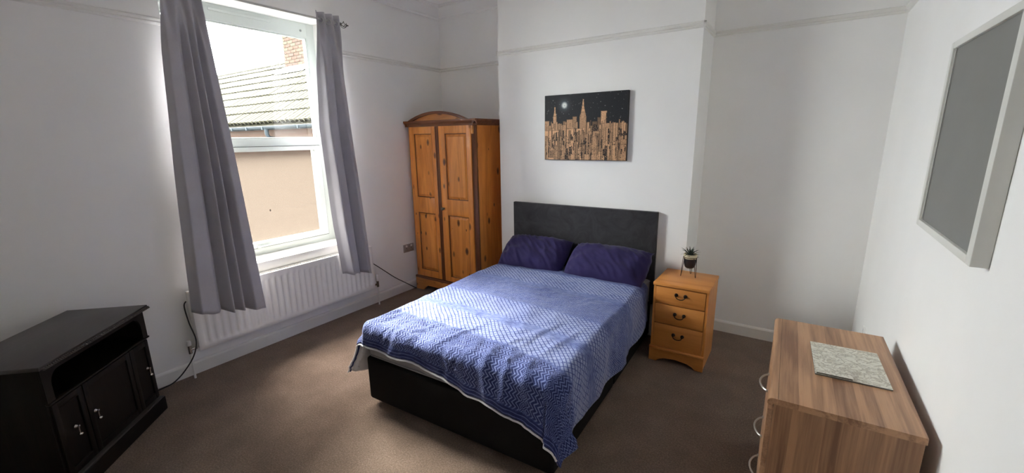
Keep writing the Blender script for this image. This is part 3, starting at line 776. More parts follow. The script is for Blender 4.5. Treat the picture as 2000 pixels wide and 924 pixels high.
def duvet():
    root = empty('duvet', (BX, BY, .53), BROT, label='blue and white patterned duvet spread over the bed', cat='duvet')
    nu, nv = 170, 190; Bh = 1.665; rr = .075
    aL, aR, bF = .010, BW + .010, -.006                    # edges where the cloth starts to roll down
    Zt = .578
    creases = [((1.12, .62), (.92, .04), .022, .006), ((1.10, .60), (1.02, .10), .020, .005), ((1.28, .70), (1.16, .08), .022, .006), ((.30, .40), (.50, .05), .020, .006), ((.72, .40), (.60, -.05), .020, .007),
               ((1.20, 1.22), (1.06, .98), .018, .006), ((.62, 1.25), (.50, 1.38), .016, .005), ((.12, .5), (.04, .05), .018, .006), ((.5, .3), (.36, .02), .018, .006)]
    P = []; UV = []
    for i in range(nv + 1):
        ti = i / nv; row = []; ur = []
        for j in range(nu + 1):
            s = j / nu
            a = lerp(-.375, BW + .335, s)
            ac = max(-.2, min(1.6, a))
            Fo = interp(ac, [-.20, .0, .3, .7, 1.05, 1.36, 1.6], [.12, .125, .135, .175, .225, .305, .31]) + .010 * math.sin(9 * a) + .006 * math.sin(23 * a + 1)
            b = lerp(Bh, -Fo, ti)
            b0 = b
            oa = max(aL + .05 - a, a - (aR - .05), 0.0); ob = max(bF + .05 - b, 0.0)
            sa = -1 if a < .5 else 1
            pw = 3.0
            o = (oa ** pw + ob ** pw) ** (1 / pw) if (oa > 0 or ob > 0) else 0.0
            ln = math.hypot(oa, ob) or 1.0; da, db = oa / ln, ob / ln
            out = drop = 0.0
            if o > 0:
                th = o / rr
                if th < 1.25: out = rr * math.sin(th); drop = rr * (1 - math.cos(th))
                else:
                    rest = o - 1.25 * rr
                    fl = .10 if sa > 0 else .26
                    fl = lerp(.06, fl, da * da)
                    fl += .10 * mnoise.noise(Vector((a * 3.1, b * 4.0, 2.0))) + .05 * math.sin(b * 13 + a * 9)
                    if da > .2 and db > .2: fl += .14 if sa > 0 else .10
                    fl = max(-.02, fl)
                    out = rr * math.sin(1.25) + rest * fl; drop = rr * (1 - math.cos(1.25)) + rest * math.sqrt(1 - fl * fl)
            ca = max(aL + .05, min(aR - .05, a)); cb_ = max(bF + .05, b)
            x = ca + sa * da * out; y = cb_ - db * out; z = Zt - drop
            flat = math.exp(-drop * 12)
            h = .010 * mnoise.noise(Vector((a * 2.3, b * 2.0, .7))) + .005 * mnoise.noise(Vector((a * 7, b * 5, 3.7)))
            h += .0055 * (1 - abs(mnoise.noise(Vector((a * 5 + b * 3, b * 6 - a * 3, 1.5)))) * 2)
            front = sm((.45 - b) / .5)
            h += front * (.012 * (1 - 2.2 * abs(mnoise.noise(Vector((a * 8 + b * 2, b * 3.0, 8.5))))) + .006 * (1 - 2.2 * abs(mnoise.noise(Vector((a * 19 - b * 5, b * 7, 2.5))))))
            for (c0, c1, wd_, am) in creases:
                dx, dy = c1[0] - c0[0], c1[1] - c0[1]; L2 = dx * dx + dy * dy
                tt = max(0, min(1, ((a - c0[0]) * dx + (b - c0[1]) * dy) / L2))
                dd = math.hypot(a - c0[0] - tt * dx, b - c0[1] - tt * dy)
                e = dd / wd_
                if e < 4: h += am * (math.exp(-e * e) - .5 * math.exp(-((e - 1.6) ** 2))) * math.sin(PI * min(1, max(.05, tt) if tt < .5 else max(.05, 1 - tt)) * 1.0)
            h -= .012 * sm((b - 1.45) / .2)
            side = 1 - flat
            z += h * flat
            y -= db * h * side; x += sa * da * h * 1.3 * side
            row.append((x, y, z - .53)); ur.append((a, Bh - ti * (Bh + .255)))
        P.append(row); UV.append(ur)
    m = MB(); m.grid(P); me = m.mesh('cover', [M_duvet, M_sheet], True)
    if sum(p.normal.z for p in me.polygons) < 0: me.flip_normals()
    uvl = me.uv_layers.new(name='cloth'); flatuv = [q for r_ in UV for q in r_]
    vi = np.zeros(len(me.loops), dtype=np.int32); me.loops.foreach_get('vertex_index', vi)
    uvl.data.foreach_set('uv', np.array(flatuv)[vi].astype(np.float32).ravel())
    o = link('cover', me, root)
    sd = o.modifiers.new('thick', 'SOLIDIFY'); sd.thickness = .020; sd.offset = -1; sd.material_offset = 1; sd.material_offset_rim = 0
    # piped edge round the foot and sides
    e = [Vector(P[i][0]) for i in range(nv - 40, nv + 1, 2)] + [Vector(P[nv][j]) for j in range(2, nu - 6, 2)]
    m = MB(); m.tube([p - Vector((0, 0, .009)) for p in e], .0055, 6); m.build('piped_edge', M_sheet, root, True)
    return root
duvet()

def pillow(label, a0, a1, bc, zc, tilt, seed, rotz=0.0):
    T = Matrix.Translation((BX, BY, 0)) @ Matrix.Rotation(BROT, 4, 'Z')
    pos = T @ Vector(((a0 + a1) / 2, bc, zc))
    o_ = MB(); w2, h2, th = (a1 - a0) / 2, .215, .118
    n1, n2 = 64, 40; top = []; bot = []
    for i in range(n2 + 1):
        v = -1 + 2 * i / n2; rt = []; rb = []
        for j in range(n1 + 1):
            u = -1 + 2 * j / n1
            ear = 1 - .10 * abs(u * v) ** 2.2 + .045 * abs(u * v) ** 14
            pinch_u = (1 - .05 * (1 - v ** 2) * u * u) * ear; pinch_v = (1 - .06 * (1 - u ** 2) * v * v) * ear
            px = u * w2 * pinch_u + .008 * mnoise.noise(Vector((u * 2, v * 3, seed + 9))) * abs(u) ** 3; py = v * h2 * pinch_v + .010 * mnoise.noise(Vector((u * 3, v * 2, seed + 4))) * abs(v) ** 3
            hgt = th * max(0, (1 - abs(u) ** 3.0)) ** .6 * max(0, (1 - abs(v) ** 2.8)) ** .6
            e = 1 - max(abs(u), abs(v))
            wr = mnoise.noise(Vector((u * 2.6 + v * 1.2 + seed, v * 2.0 - u * 1.0, seed))) * .016
            wr += (1 - 2.4 * abs(mnoise.noise(Vector((u * 5.5 + v * 3.2 + seed * 2, v * 1.5 - u * .6, seed + 5))))) * .011
            wr += (1 - 2.4 * abs(mnoise.noise(Vector((u * 11 + v * 6 + seed * 3, v * 2.5 - u, seed + 7))))) * .005 * (.4 + .6 * abs(u))
            wr *= min(1, e * 5)
            rt.append((px, py, hgt + wr)); rb.append((px, py, -hgt * .8 + wr * .4))
        top.append(rt); bot.append(rb)
    o_.grid(top); o_.grid([r_[::-1] for r_ in bot])
    me = o_.mesh('pillow', M_pillow, True)
    bm = bmesh.new(); bm.from_mesh(me); bmesh.ops.remove_doubles(bm, verts=bm.verts, dist=.0008); bmesh.ops.recalc_face_normals(bm, faces=bm.faces); bm.to_mesh(me); bm.free()
    me.polygons.foreach_set('use_smooth', [True] * len(me.polygons))
    o = link('pillow', me)
    o.matrix_world = Matrix.Translation(pos) @ Matrix.Rotation(BROT + rotz, 4, 'Z') @ Matrix.Rotation(tilt, 4, 'X')
    tag(o, label, 'pillow', 'navy pillows on the bed')
    return o
M_pillow = plain('navy_cotton', (.022, .0155, .072), .8, vary=.12, scale=8, bump=.35, bscale=26, spec=.2, sheen=.15)
pillow('navy pillow at the left of the headboard, on the wardrobe side', -.015, .668, 1.700, .652, R(35), 1.3, R(2))
pillow('navy pillow at the right of the headboard, beside the bedside cabinet', .655, 1.385, 1.695, .650, R(34), 6.1, R(-2))

# ------------------------------------------------------------------ bedside cabinet
M_oakh = wood('honey_oak_horizontal', (.66, .275, .066), (.52, .19, .040), 'X', 5, .38, fine=.8)
M_oakz = wood('honey_oak_vertical', (.66, .275, .066), (.52, .19, .040), 'Z', 5, .38, fine=.8)
M_bail = plain('dark_bail_metal', (.03, .022, .018), .3, metallic=.9)
KX0, KX1, KY0, KY1, KZ = 2.819, 3.2135, 2.916, 3.322, .6386
bs = empty('bedside_cabinet', ((KX0 + KX1) / 2, KY0, 0), label='honey oak bedside cabinet with three drawers right of the bed', cat='bedside cabinet')
def kpart(name, mb, mat, smooth=False, parent=bs):
    T = Matrix.Translation((-(KX0 + KX1) / 2, -KY0, 0)); mb.v = [tuple(T @ Vector(v)) for v in mb.v]
    return mb.build(name, mat, parent, smooth)
m = MB(); m.rbox(KX0, KX1, KY0, KY1, KZ - .026, KZ, .005, 3); kpart('top', m, M_oakh, 40)
for x in (KX0 + .004, KX1 - .022):
    m = MB(); m.rbox(x, x + .018, KY0 + .012, KY1 - .002, 0, KZ - .026, .002); kpart('side_panel', m, M_oakz)
m = MB(); m.box(KX0 + .022, KX1 - .022, KY1 - .012, KY1 - .004, .06, KZ - .026); kpart('back_panel', m, M_oakz)
m = MB(); m.box(KX0 + .022, KX1 - .022, KY0 + .03, KY1 - .012, .10, .115); kpart('bottom_panel', m, M_oakz)
for z0, z1, hz in ((.474, .607, .556), (.316, .470, .402), (.122, .312, .236)):
    m = MB(); m.rbox(KX0 + .023, KX1 - .023, KY0 + .008, KY0 + .026, z0 + .001, z1 - .001, .003); d = kpart('drawer', m, M_oakh, 40)
    m = MB(); cx = 3.022
    for s in (-1, 1):
        m.lathe([(.001, 0), (.012, 0), (.013, .004), (.008, .008), (.006, .016), (.010, .020), (.007, .025), (.001, .026)], 14, T=Matrix.Translation((cx + s * .032, KY0 + .008, hz + .006)) @ Matrix.Rotation(R(90), 4, 'X'))
    pts = [(cx - .032 * math.cos(PI * q / 12) * 1.0, KY0 - .012 - .004 * math.sin(PI * q / 12), hz + .006 - .026 * math.sin(PI * q / 12) ** .7) for q in range(13)]
    m.tube(pts, .0035, 8); kpart('handle', m, M_bail, 40, d)
m = MB(); m.rbox(KX0 - .002, KX1 + .002, KY0 - .006, KY0 + .03, .100, .121, .007, 3); kpart('plinth_moulding', m, M_oakh, 40)
pf = [(KX0, 0), (KX0 + .055, 0), (KX0 + .075, .018), (KX0 + .11, .034), ((KX0 + KX1) / 2, .044), (KX1 - .11, .034), (KX1 - .075, .018), (KX1 - .055, 0), (KX1, 0), (KX1, .102), (KX0, .102)]
m = MB(); m.prism(pf, 'y', KY0, KY0 + .016); kpart('plinth', m, M_oakh)

# ------------------------------------------------------------------ potted plant in a wire stand
pt = empty('potted_plant', (3.016, 3.185, KZ), label='small spiky plant in a black pot on a wire stand atop the bedside cabinet', cat='plant')
M_wire = plain('copper_brown_wire', (.055, .024, .016), .4, metallic=.7)
m = MB(); c = [(.050 * math.cos(2 * PI * k / 28), .050 * math.sin(2 * PI * k / 28), .156) for k in range(28)]; m.tube(c, .0022, 6, closed=True); m.build('stand_ring', M_wire, pt, True)
for ang in (-150, -30, 90):
    a = R(ang); m = MB(); d = .30
    def pr(r_, aa, z): return (r_ * math.cos(aa), r_ * math.sin(aa), z)
    m.tube([pr(.050, a - d, .156), pr(.062, a - .05, .006), pr(.063, a, .0025), pr(.062, a + .05, .006), pr(.050, a + d, .156)], .0022, 6); m.build('hairpin_leg', M_wire, pt, True)
m = MB(); m.lathe([(.004, .066), (.026, .068), (.036, .078), (.042, .098), (.046, .125), (.0475, .146)], 28); m.build('pot', plain('black_ceramic', (.010, .009, .012), .35), pt, 40)
m = MB(); m.lathe([(.0475, .146), (.0485, .147), (.0495, .176), (.0475, .179), (.044, .178), (.043, .160), (.040, .156)], 28); m.build('rim_band', plain('cream_glaze', (.62, .55, .36), .45), pt, 40)
m = MB(); m.lathe([(.001, .160), (.0425, .160), (.042, .166), (.03, .169), (.001, .171)], 20); m.build('soil', plain('brown_soil', (.10, .045, .030), .9, vary=.5, scale=160, bump=.8, bscale=300), pt)
M_leaf = plain('dark_green_leaf', (.022, .040, .024), .45, vary=.35, scale=60)
def leaf_mesh(L, bend):
    m = MB(); n = 7; V = []; 
    for i in range(n + 1):
        t = i / n; w_ = .0062 * (1 - t) ** .7 * (0.75 + .6 * t) + .0003
        x = L * t * (1 - .25 * bend * t); z = -bend * L * .35 * t * t
        V.append([(x, -w_, z + w_ * .5), (x, 0, z), (x, w_, z + w_ * .5), (x, 0, z + .002 * (1 - t) + .0004)])
    vs = [p for r_ in V for p in r_]; fs = []
    for i in range(n):
        for k in range(4): fs.append((i * 4 + k, i * 4 + (k + 1) % 4, i * 4 + 4 + (k + 1) % 4, i * 4 + 4 + k))
    m.add(vs, fs); return m.mesh('leaf', M_leaf, True)
LM = [leaf_mesh(.085, .9), leaf_mesh(.095, .6), leaf_mesh(.075, .35), leaf_mesh(.10, 1.1)]
for i in range(30):
    ring = i / 30; el = lerp(12, 82, ring) + random.uniform(-6, 6); az = i * 137.5 + random.uniform(-12, 12)
    o = link('leaf', LM[i % 4] if el < 55 else LM[2], pt)
    o.rotation_euler = (random.uniform(-.3, .3), -R(el), R(az)); o.location = (.008 * math.cos(R(az)), .008 * math.sin(R(az)), .170)
    s = random.uniform(.85, 1.05); o.scale = (s, s, s)

# ------------------------------------------------------------------ walnut chest of drawers
M_walx = wood('walnut_top', (.48, .27, .145), (.21, .100, .050), 'Y', 7, .35, boards=.06, board_axis='X', stretch=.035)
M_walz = wood('walnut_side', (.40, .215, .112), (.17, .080, .040), 'Z', 7, .4, boards=.05, board_axis='X', stretch=.04)
M_waly = wood('walnut_drawer', (.42, .235, .130), (.215, .105, .054), 'Y', 5, .4)
M_chip = plain('bare_chipboard', (.60, .46, .30), .8, vary=.2)
ch = empty('chest_of_drawers', (3.6456, 1.4724, 0), R(1.2275), label='walnut chest of drawers standing along the right wall', cat='chest of drawers')
CWd, CL, CH = .440, .834, .760
m = MB()
prof = [(CWd, CH - .024), (CWd, CH)]
for k in range(9):
    a = PI / 2 + (PI / 2 + .35) * k / 8; prof.append((.016 + .018 * math.cos(a), CH - .018 + .018 * math.sin(a)))
prof += [(.004, CH - .030), (.016, CH - .030), (.016, CH - .024)]
m.prism([(p[0], p[1]) for p in prof], 'y', -.002, CL); m.build('top', M_walx, ch, 30)
for y in (0, CL - .018):
    m = MB(); m.rbox(.020, CWd - .004, y, y + .018, 0, CH - .024, .001, 1); m.build('side_panel', M_walz, ch)
m = MB(); m.rbox(.030, .048, .018, CL - .018, 0, .05, .001, 1); m.build('plinth', M_waly, ch)
m = MB(); m.box(CWd - .012, CWd - .006, .018, CL - .018, .05, CH - .03); m.build('back_panel', M_waly, ch)
m = MB(); m.box(.030, .0315, 0, CL - .004, CH - .0002, CH + .0003); m.build('edge_seam', plain('dark_seam', (.05, .028, .016), .6), ch)
M_nick = plain('brushed_nickel', (.48, .46, .43), .3, metallic=.9)
for z0, z1 in ((.482, .714), (.254, .478), (.052, .250)):
    m = MB(); m.rbox(.001, .020, .003, CL - .003, z0 + .002, z1 - .002, .002); d = m.build('drawer', M_waly, ch, 30)
    zc_ = (z0 + z1) / 2; m = MB(); pts = []
    for q in range(17):
        t = q / 16; pts.append((.001 - .034 * math.sin(PI * t) ** .6, CL / 2 - .080 + .160 * t, zc_))
    m.tube(pts, .0042, 8)
    for s in (-1, 1): m.tube([(.001, CL / 2 + s * .080, zc_), (-.006, CL / 2 + s * .080, zc_)], .007, 10)
    m.build('handle', M_nick, d, True)
for y in (.60, .47, .35, .72):
    m = MB(); m.rbox(-.0024, .002, y, y + random.uniform(.008, .022), CH - .020, CH - .012, .001, 1); m.build('edge_chip', M_chip, ch)

# folder lying on the chest
fo = empty('patterned_folder', (3.905, 1.913, CH), R(2.5), label='cream leaf-patterned card folder with a small flap lying on the walnut chest', cat='folder')
def leaves_img(H, Wd, seed):
    rng = np.random.default_rng(seed); im = np.zeros((H, Wd, 3)); im[:] = (222, 220, 208); yy, xx = np.mgrid[0:H, 0:Wd]
    for _ in range(int(H * Wd / 95)):
        cx, cy = rng.uniform(0, Wd), rng.uniform(0, H); a = rng.choice([-.5, .25, .9, 2.4]) + rng.normal(0, .35); L = rng.uniform(7, 13); w_ = rng.uniform(1.2, 2.2)
        x0, x1, y0, y1 = int(max(0, cx - L)), int(min(Wd, cx + L)), int(max(0, cy - L)), int(min(H, cy + L))
        if x1 <= x0 or y1 <= y0: continue
        X = xx[y0:y1, x0:x1] - cx; Y = yy[y0:y1, x0:x1] - cy
        p = X * math.cos(a) + Y * math.sin(a); q = -X * math.sin(a) + Y * math.cos(a)
        e = (p / L) ** 2 + (q / w_) ** 2
        sub = im[y0:y1, x0:x1]; tone = rng.uniform(.70, .90)
        sub[e < 1] = np.array((205, 200, 185)) * 1.08; edge = (e >= .8) & (e < 1.5); sub[edge] = np.array((226, 221, 204)) * tone
        sub[(abs(q) < .5) & (e < 1)] = np.array((226, 221, 204)) * .7
    return np.clip(im, 0, 255)
M_card = plain('grey_card_edge', (.16, .145, .125), .8); M_leafp = vcol_mat('leaf_print', .6)
fw, fl_ = .242, .322
m = MB(); m.rbox(-fw / 2, fw / 2, -fl_ / 2, fl_ / 2, 0, .0058, .001, 1); m.build('board', M_card, fo)
raster_mesh('printed_cover', leaves_img(240, 180, 3), 0, 0, lambda u, v: (-fw / 2 + u * fw, -fl_ / 2 + v * fl_, .0062), M_leafp, fo)
m = MB(); m.box(-fw / 2 + .006, .000, -fl_ / 2 + .003, -fl_ / 2 + .10, .0066, .0125); m.build('flap', M_card, fo)
raster_mesh('printed_flap', leaves_img(72, 90, 9), 0, 0, lambda u, v: (-fw / 2 + .004 + u * (fw / 2 - .002), -fl_ / 2 + .001 + v * .101, .0130), M_leafp, fo)

# ------------------------------------------------------------------ framed grey board on the right wall
bd = empty('wall_board', (XR, 1.8165, 1.6875), label='grey notice board in a deep white frame on the right wall', cat='notice board')
BHY, BHZ = .3605, .3525
m = MB(); m.box(-.030, -.002, -BHY + .03, BHY - .03, -BHZ + .02, BHZ - .02); m.build('panel', plain('grey_board', (.20, .20, .19), .55, vary=.04, scale=5, bump=.1, bscale=400), bd)
M_frame = plain('white_frame_paint', (.70, .70, .66), .4, vary=.01)
for (y0, y1, z0, z1) in ((-BHY, -BHY + .042, -BHZ, BHZ), (BHY - .034, BHY, -BHZ, BHZ), (-BHY + .042, BHY - .034, -BHZ, -BHZ + .026), (-BHY + .042, BHY - .034, BHZ - .026, BHZ)):
    m = MB(); m.rbox(-.041, 0, y0, y1, z0, z1, .003, 2); m.build('frame_rail', M_frame, bd, 30)
m = MB(); 
for (y0, y1, z0, z1) in ((BHY - .046, BHY - .034, -BHZ + .026, BHZ - .026), (-BHY + .042, -BHY + .050, -BHZ + .026, BHZ - .026)): m.box(-.034, -.029, y0, y1, z0, z1)
m.build('inner_bead', plain('pale_grey_bead', (.42, .42, .40), .5), bd)

# ------------------------------------------------------------------ dark corner cabinet
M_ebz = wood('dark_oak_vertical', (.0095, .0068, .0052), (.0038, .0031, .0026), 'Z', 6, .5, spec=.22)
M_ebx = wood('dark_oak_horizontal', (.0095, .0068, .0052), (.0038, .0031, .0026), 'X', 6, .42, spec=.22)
M_ebt = wood('dark_oak_lit', (.062, .053, .050), (.044, .038, .036), 'X', 6, .34)  # lighter than the body oak: the top's reflected light is in the colour
tv = empty('corner_cabinet', (.340, .592, 0), math.atan2(-.718, .696), label='dark oak cabinet with rope-carved edge standing diagonally in the near left corner', cat='cabinet')
TW, TD, TH = .775, .432, .725
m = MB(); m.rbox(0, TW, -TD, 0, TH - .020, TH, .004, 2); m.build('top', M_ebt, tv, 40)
# rope moulding: twisted beads along the front edge
m = MB(); nb = 62
for i in range(nb):
    x = lerp(.006, TW - .006, (i + .5) / nb); d = TW / nb * .62
    m.tube([(x - d, .002, TH - .016 - .006), (x - d * .4, .010, TH - .014 - .003), (x + d * .4, .010, TH - .014 + .004), (x + d, .002, TH - .016 + .006)], [.003, .0062, .0062, .003], 8)
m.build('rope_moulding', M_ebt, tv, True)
bx0, bx1, by0, by1 = .022, TW - .022, -TD + .012, -.020
for x in (bx0, bx1 - .018):
    m = MB(); m.rbox(x, x + .018, by0, by1 - .012, .02, TH - .02, .002); m.build('side_panel', M_ebz, tv)
m = MB(); m.box(bx0 + .016, bx1 - .016, by0, by0 + .008, .05, TH - .02); m.build('back_panel', M_ebx, tv)
for z0 in (.508, .085):
    m = MB(); m.box(bx0 + .016, bx1 - .016, by0 + .008, by1 - .014, z0, z0 + .016); m.build('shelf', M_ebx, tv)
# fascia of the open shelf with curved spandrels
fz0, fz1 = .526, TH - .020
fr = [(bx0, fz0), (bx0 + .042, fz0)]
for k in range(9):
    a = PI - (PI / 2) * k / 8; fr.append((bx0 + .042 + .055 + .055 * math.cos(a), fz1 - .038 - .065 + .065 * math.sin(a)))
for k in range(9):
    a = PI / 2 - (PI / 2) * k / 8; fr.append((bx1 - .042 - .055 + .055 * math.cos(a), fz1 - .038 - .065 + .065 * math.sin(a)))
fr += [(bx1 - .042, fz0), (bx1, fz0), (bx1, fz1), (bx0, fz1)]
m = MB(); m.prism(fr, 'y', by1 - .012, by1); m.build('shelf_fascia', M_ebz, tv)
m = MB(); m.rbox(bx0 - .004, bx1 + .004, by1 - .012, by1 + .008, .516, .527, .004, 3); m.build('shelf_moulding', M_ebx, tv, 40)
def drop_handle(x, z, parent):
    m = MB(); y = by1 + .002
    Ty = Matrix.Translation((x, y, z + .022)) @ Matrix.Rotation(R(-90), 4, 'X')
    m.lathe([(.001, 0), (.011, 0), (.009, .004), (.005, .010), (.007, .015), (.001, .018)], 12, T=Ty)
    m.tube([(x, y + .013, z + .022), (x, y + .011, z + .005), (x, y + .012, z - .014)], [.003, .0035, .003], 8)
    m.lathe([(.001, -.008), (.007, -.006), (.010, 0), (.007, .006), (.001, .008)], 12, T=Matrix.Translation((x, y + .013, z - .020)))
    m.build('handle', M_chrome, parent, 40)
def cab_door(x0, x1, hx):
    z0, z1 = .112, .508; y1 = by1; f = .030; m = MB()
    m.rbox(x0, x0 + f, y1 - .016, y1, z0, z1, .002); m.rbox(x1 - f, x1, y1 - .016, y1, z0, z1, .002)
    m.rbox(x0 + f - .002, x1 - f + .002, y1 - .016, y1 - .0004, z0, z0 + f + .006, .002); m.rbox(x0 + f - .002, x1 - f + .002, y1 - .016, y1 - .0004, z1 - f - .006, z1, .002)
    d = m.build('door', M_ebz, tv, 30)
    m = MB(); m.rbox(x0 + f, x1 - f, y1 - .015, y1 - .008, z0 + f + .006, z1 - f - .006, .002); m.build('door_panel', M_ebz, d)
    drop_handle(hx, .312, d)
cab_door(.562, bx1 - .012, .652); cab_door(.205, .556, .521); cab_door(bx0 + .012, .200, .088)
m = MB(); m.rbox(bx0 - .014, bx1 + .014, by0, by1 + .016, 0, .088, .003); m.build('plinth', M_ebx, tv)
m = MB(); m.rbox(bx0 - .010, bx1 + .010, by0, by1 + .012, .087, .098, .004, 3); m.build('plinth_moulding', M_ebt, tv, 40)

# ------------------------------------------------------------------ outside: neighbouring house
hs = empty('neighbouring_house', (-6.5, 4.2, -3.0), label='brick house outside the window with pale tiled roof and chimney', cat='house')
HO = Vector(hs.location)
def hpart(name, mb, mat, smooth=False, parent=hs):
    mb.v = [tuple(Vector(v) - HO) for v in mb.v]; return mb.build(name, mat, parent, smooth)
def brick_mat():
    t = NT('red_brickwork'); tc = t.n('ShaderNodeTexCoord'); sp_ = t.n('ShaderNodeSeparateXYZ'); t.l(tc.outputs['Object'], sp_.inputs[0])
    cb_ = t.n('ShaderNodeCombineXYZ'); t.l(t.M('ADD', sp_.outputs[0], sp_.outputs[1]), cb_.inputs[0]); t.l(sp_.outputs[2], cb_.inputs[1])
    b = t.n('ShaderNodeTexBrick'); t.l(cb_.outputs[0], b.inputs['Vector']); b.inputs['Scale'].default_value = 1
    b.inputs['Brick Width'].default_value = .225; b.inputs['Row Height'].default_value = .075; b.inputs['Mortar Size'].default_value = .005
    b.inputs['Color1'].default_value = (.022, .0135, .0100, 1); b.inputs['Color2'].default_value = (.026, .0165, .0125, 1); b.inputs['Mortar'].default_value = (.028, .023, .019, 1)
    t.principled(b.outputs['Color'], .85, spec=.03); return t.m
EX0, EX1, EY, EZ, RYr, RZr = -14.4, -1.6, 4.2, 2.045, 6.62, 3.740
M_brick = brick_mat()
m = MB(); m.prism([(EY + .10, -3), (9.0, -3), (9.0, 2.0), (RYr, RZr - .05), (EY + .10, 2.02)], 'x', EX0 + .2, EX1 - .2); hpart('house_wall', m, M_brick)
m = MB(); m.rbox(EX0, EX1, EY + .02, EY + .10, 1.925, 1.985, .004); hpart('fascia', m, plain('grey_fascia', (.014, .016, .017), .5, spec=.03))
sl = math.atan2(RZr - EZ, RYr - EY); SLn = math.hypot(RZr - EZ, RYr - EY)
m = MB(); m.prism([(EY, EZ - .03), (RYr, RZr - .03), (RYr + 2.4, EZ - .03), (RYr + 2.4, EZ - .10), (RYr, RZr - .10), (EY, EZ - .10)], 'x', EX0, EX1)
M_tile = plain('pale_concrete_tile', (.0100, .0091, .0058), .8, vary=.22, scale=1.3, bump=.2, bscale=60, spec=.03)
roof = hpart('roof', m, M_tile)
# interlocking double-roll tiles, one object each
tw, nrow = .30, 8; gauge = SLn / nrow
def tile_mesh():
    n = 20; P = []; Lt = gauge + .06
    for (s, lift) in ((0.0, .030), (Lt, .004)):
        row = []
        for i in range(n + 1):
            q = i / n; hgt = .055 * (1 - (1 - abs(math.sin(2 * PI * q))) ** 3)
            row.append((q * (tw - .016), s * math.cos(sl) - (hgt + lift) * math.sin(sl), s * math.sin(sl) + (hgt + lift) * math.cos(sl)))
        P.append(row)
    m = MB(); m.grid(P)
    low = [(x, y + .028 * math.sin(sl), z - .028 * math.cos(sl)) for x, y, z in P[0]]
    m.grid([low, P[0]]); return m.mesh('roof_tile', M_tile, 50)
TM = tile_mesh()
ncol = 34
for r_ in range(nrow):
    s0 = r_ * gauge; x_left = -10.9 + 0.0 * r_
    cols = 42
    for c_ in range(cols):
        x = -14.1 + c_ * tw + (0 if r_ % 2 == 0 else .0)
        if x > EX1 - .3: continue
        if not (-7.6 - r_ * .82 < x < -2.3 - r_ * .52): continue
        o = link('roof_tile', TM, roof)
        o.location = Vector((x, EY + s0 * math.cos(sl), EZ - .025 + s0 * math.sin(sl))) - HO
        o.rotation_euler = (random.uniform(-.006, .006), random.uniform(-.008, .008), 0)
        o.location.z += random.uniform(-.003, .003)
# tiles beyond what the window shows, joined
m = MB()
for r_ in range(nrow):
    s0 = r_ * gauge
    for c_ in range(42):
        x = -14.1 + c_ * tw
        if x > EX1 - .3 or (-7.6 - r_ * .82 < x < -2.3 - r_ * .52): continue
        y, z = EY + s0 * math.cos(sl), EZ - .02 + s0 * math.sin(sl); L = gauge + .05
        dy, dz = math.cos(sl), math.sin(sl)
        vs = []
        for (s, lift) in ((0, .03), (L, .006)):
            for q in range(5): 
                hgt = .028 if q in (1, 3) else 0.0
                vs.append((x + tw * q / 4, y + s * dy - (lift + hgt) * dz, z + s * dz + (lift + hgt) * dy))
        m.add(vs, [(q, q + 1, 6 + q, 5 + q) for q in range(4)])
if m.v: tag(hpart('roof_tiles_far', m, M_tile, False, roof), kind='stuff')
# ridge tiles
for i in range(32):
    x = -14.3 + i * .4
    m = MB(); pts = []
    n = 8; V = []
    for xx in (x, x + .395):
        for k in range(n + 1):
            a = PI * k / n; V.append((xx, RYr + .16 * math.cos(a), RZr - .045 + .10 * math.sin(a) + (.008 if xx > x else 0)))
    m.add(V, [(k, k + 1, n + 2 + k, n + 1 + k) for k in range(n)]); hpart('ridge_tile', m, M_tile, 40, roof)
# gutter and downpipe
M_gut = plain('grey_blue_gutter', (.010, .0125, .0145), .5, spec=.03)
m = MB(); V = []; n = 10
for xx in (EX0, EX1):
    for k in range(n + 1):
        a = PI + PI * k / n; V.append((xx, EY - .055 + .055 * math.cos(a), 1.985 + .055 * math.sin(a)))
m.add(V, [(k, k + 1, n + 2 + k, n + 1 + k) for k in range(n)]); m.tube([(EX0, EY - .110, 1.985), (EX1, EY - .110, 1.985)], .006, 6)
hpart('gutter', m, M_gut, 40)
for xx in (-7.3, -6.1, -5.5, -4.9, -3.7, -2.6):
    m = MB(); m.rbox(xx - .02, xx + .02, EY - .115, EY + .025, 1.925, 1.99, .004); hpart('gutter_bracket', m, M_gut)
m = MB(); m.tube([(-4.85, EY - .055, 1.95), (-4.85, EY - .055, 1.84), (-4.85, EY - .02, 1.78), (-4.85, EY + .14, 1.74)], .036, 12); hpart('downpipe', m, M_gut, 40)
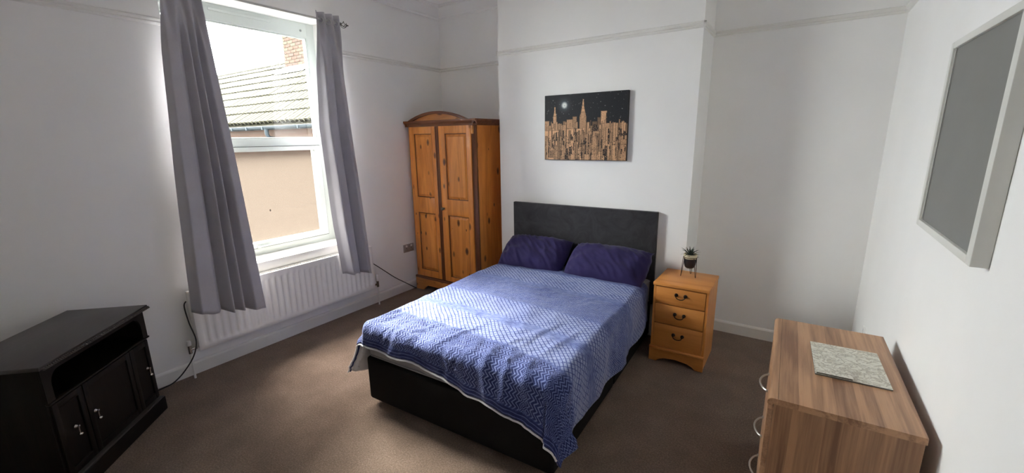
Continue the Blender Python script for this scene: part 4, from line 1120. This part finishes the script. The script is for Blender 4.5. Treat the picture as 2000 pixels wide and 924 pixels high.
# chimney stack of single bricks on its window side
KX_, KXe, KYf, KYb, KZ0, KZ1 = -7.52, -6.35, 6.20, 6.96, 3.30, 4.95
m = MB(); m.box(KX_ + .012, KXe - .012, KYf + .012, KYb, KZ0, KZ1)
chim = hpart('chimney', m, plain('pale_mortar', (.034, .031, .024), .9, spec=.03))
BMS = []
for k, c in enumerate(((.025, .0145, .0110), (.026, .0165, .0120), (.022, .0145, .0115), (.026, .0195, .0140))):
    b = MB(); b.rbox(0, .215, 0, .1, 0, .062, .004, 1); hb = MB(); hb.rbox(0, .1025, 0, .1, 0, .062, .004, 1)
    mt = plain('chimney_brick_%s' % ('red', 'orange', 'dark', 'buff')[k], c, .85, vary=.15, scale=12, spec=.03)
    BMS.append((b.mesh('brick', mt), hb.mesh('brick', mt)))
nc = int((KZ1 - KZ0) / .075)
for i in range(nc):
    z = KZ0 + .006 + i * .075; x = KX_; first = i % 2
    while x < KXe - .05:
        half = (first and x == KX_) or x + .2 > KXe
        me = random.choice(BMS)[1 if half else 0]
        o = link('brick', me, chim); o.location = Vector((x, KYf + random.uniform(-.002, .002), z)) - HO
        x += .115 if half else .2275
m = MB()
fy = KYf - .02; zf = EZ + (fy - EY) * math.tan(sl)
tn = math.tan(sl)
m.add([(KX_ - .05, fy - .26, zf - .26 * tn + .075), (KXe + .05, fy - .26, zf - .26 * tn + .075), (KXe + .03, fy, zf + .075), (KX_ - .03, fy, zf + .075), (KXe + .02, fy - .004, zf + .10), (KX_ - .02, fy - .004, zf + .10)], [(0, 1, 2, 3), (3, 2, 4, 5)])
m.add([(KX_ - .02, fy + .012, zf + .02), (KXe + .02, fy + .012, zf + .02), (KXe + .02, fy + .012, zf + .10), (KX_ - .02, fy + .012, zf + .10)], [(0, 1, 2, 3)])
hpart('lead_flashing', m, plain('pale_lead', (.04, .04, .04), .5, spec=.03), False, chim)
m = MB(); m.box(-30, -.32, -20, 25, -3.2, -3.0); structure('ground', m, plain('yard_concrete', (.06, .058, .054), .9, vary=.15, scale=2, spec=.03))
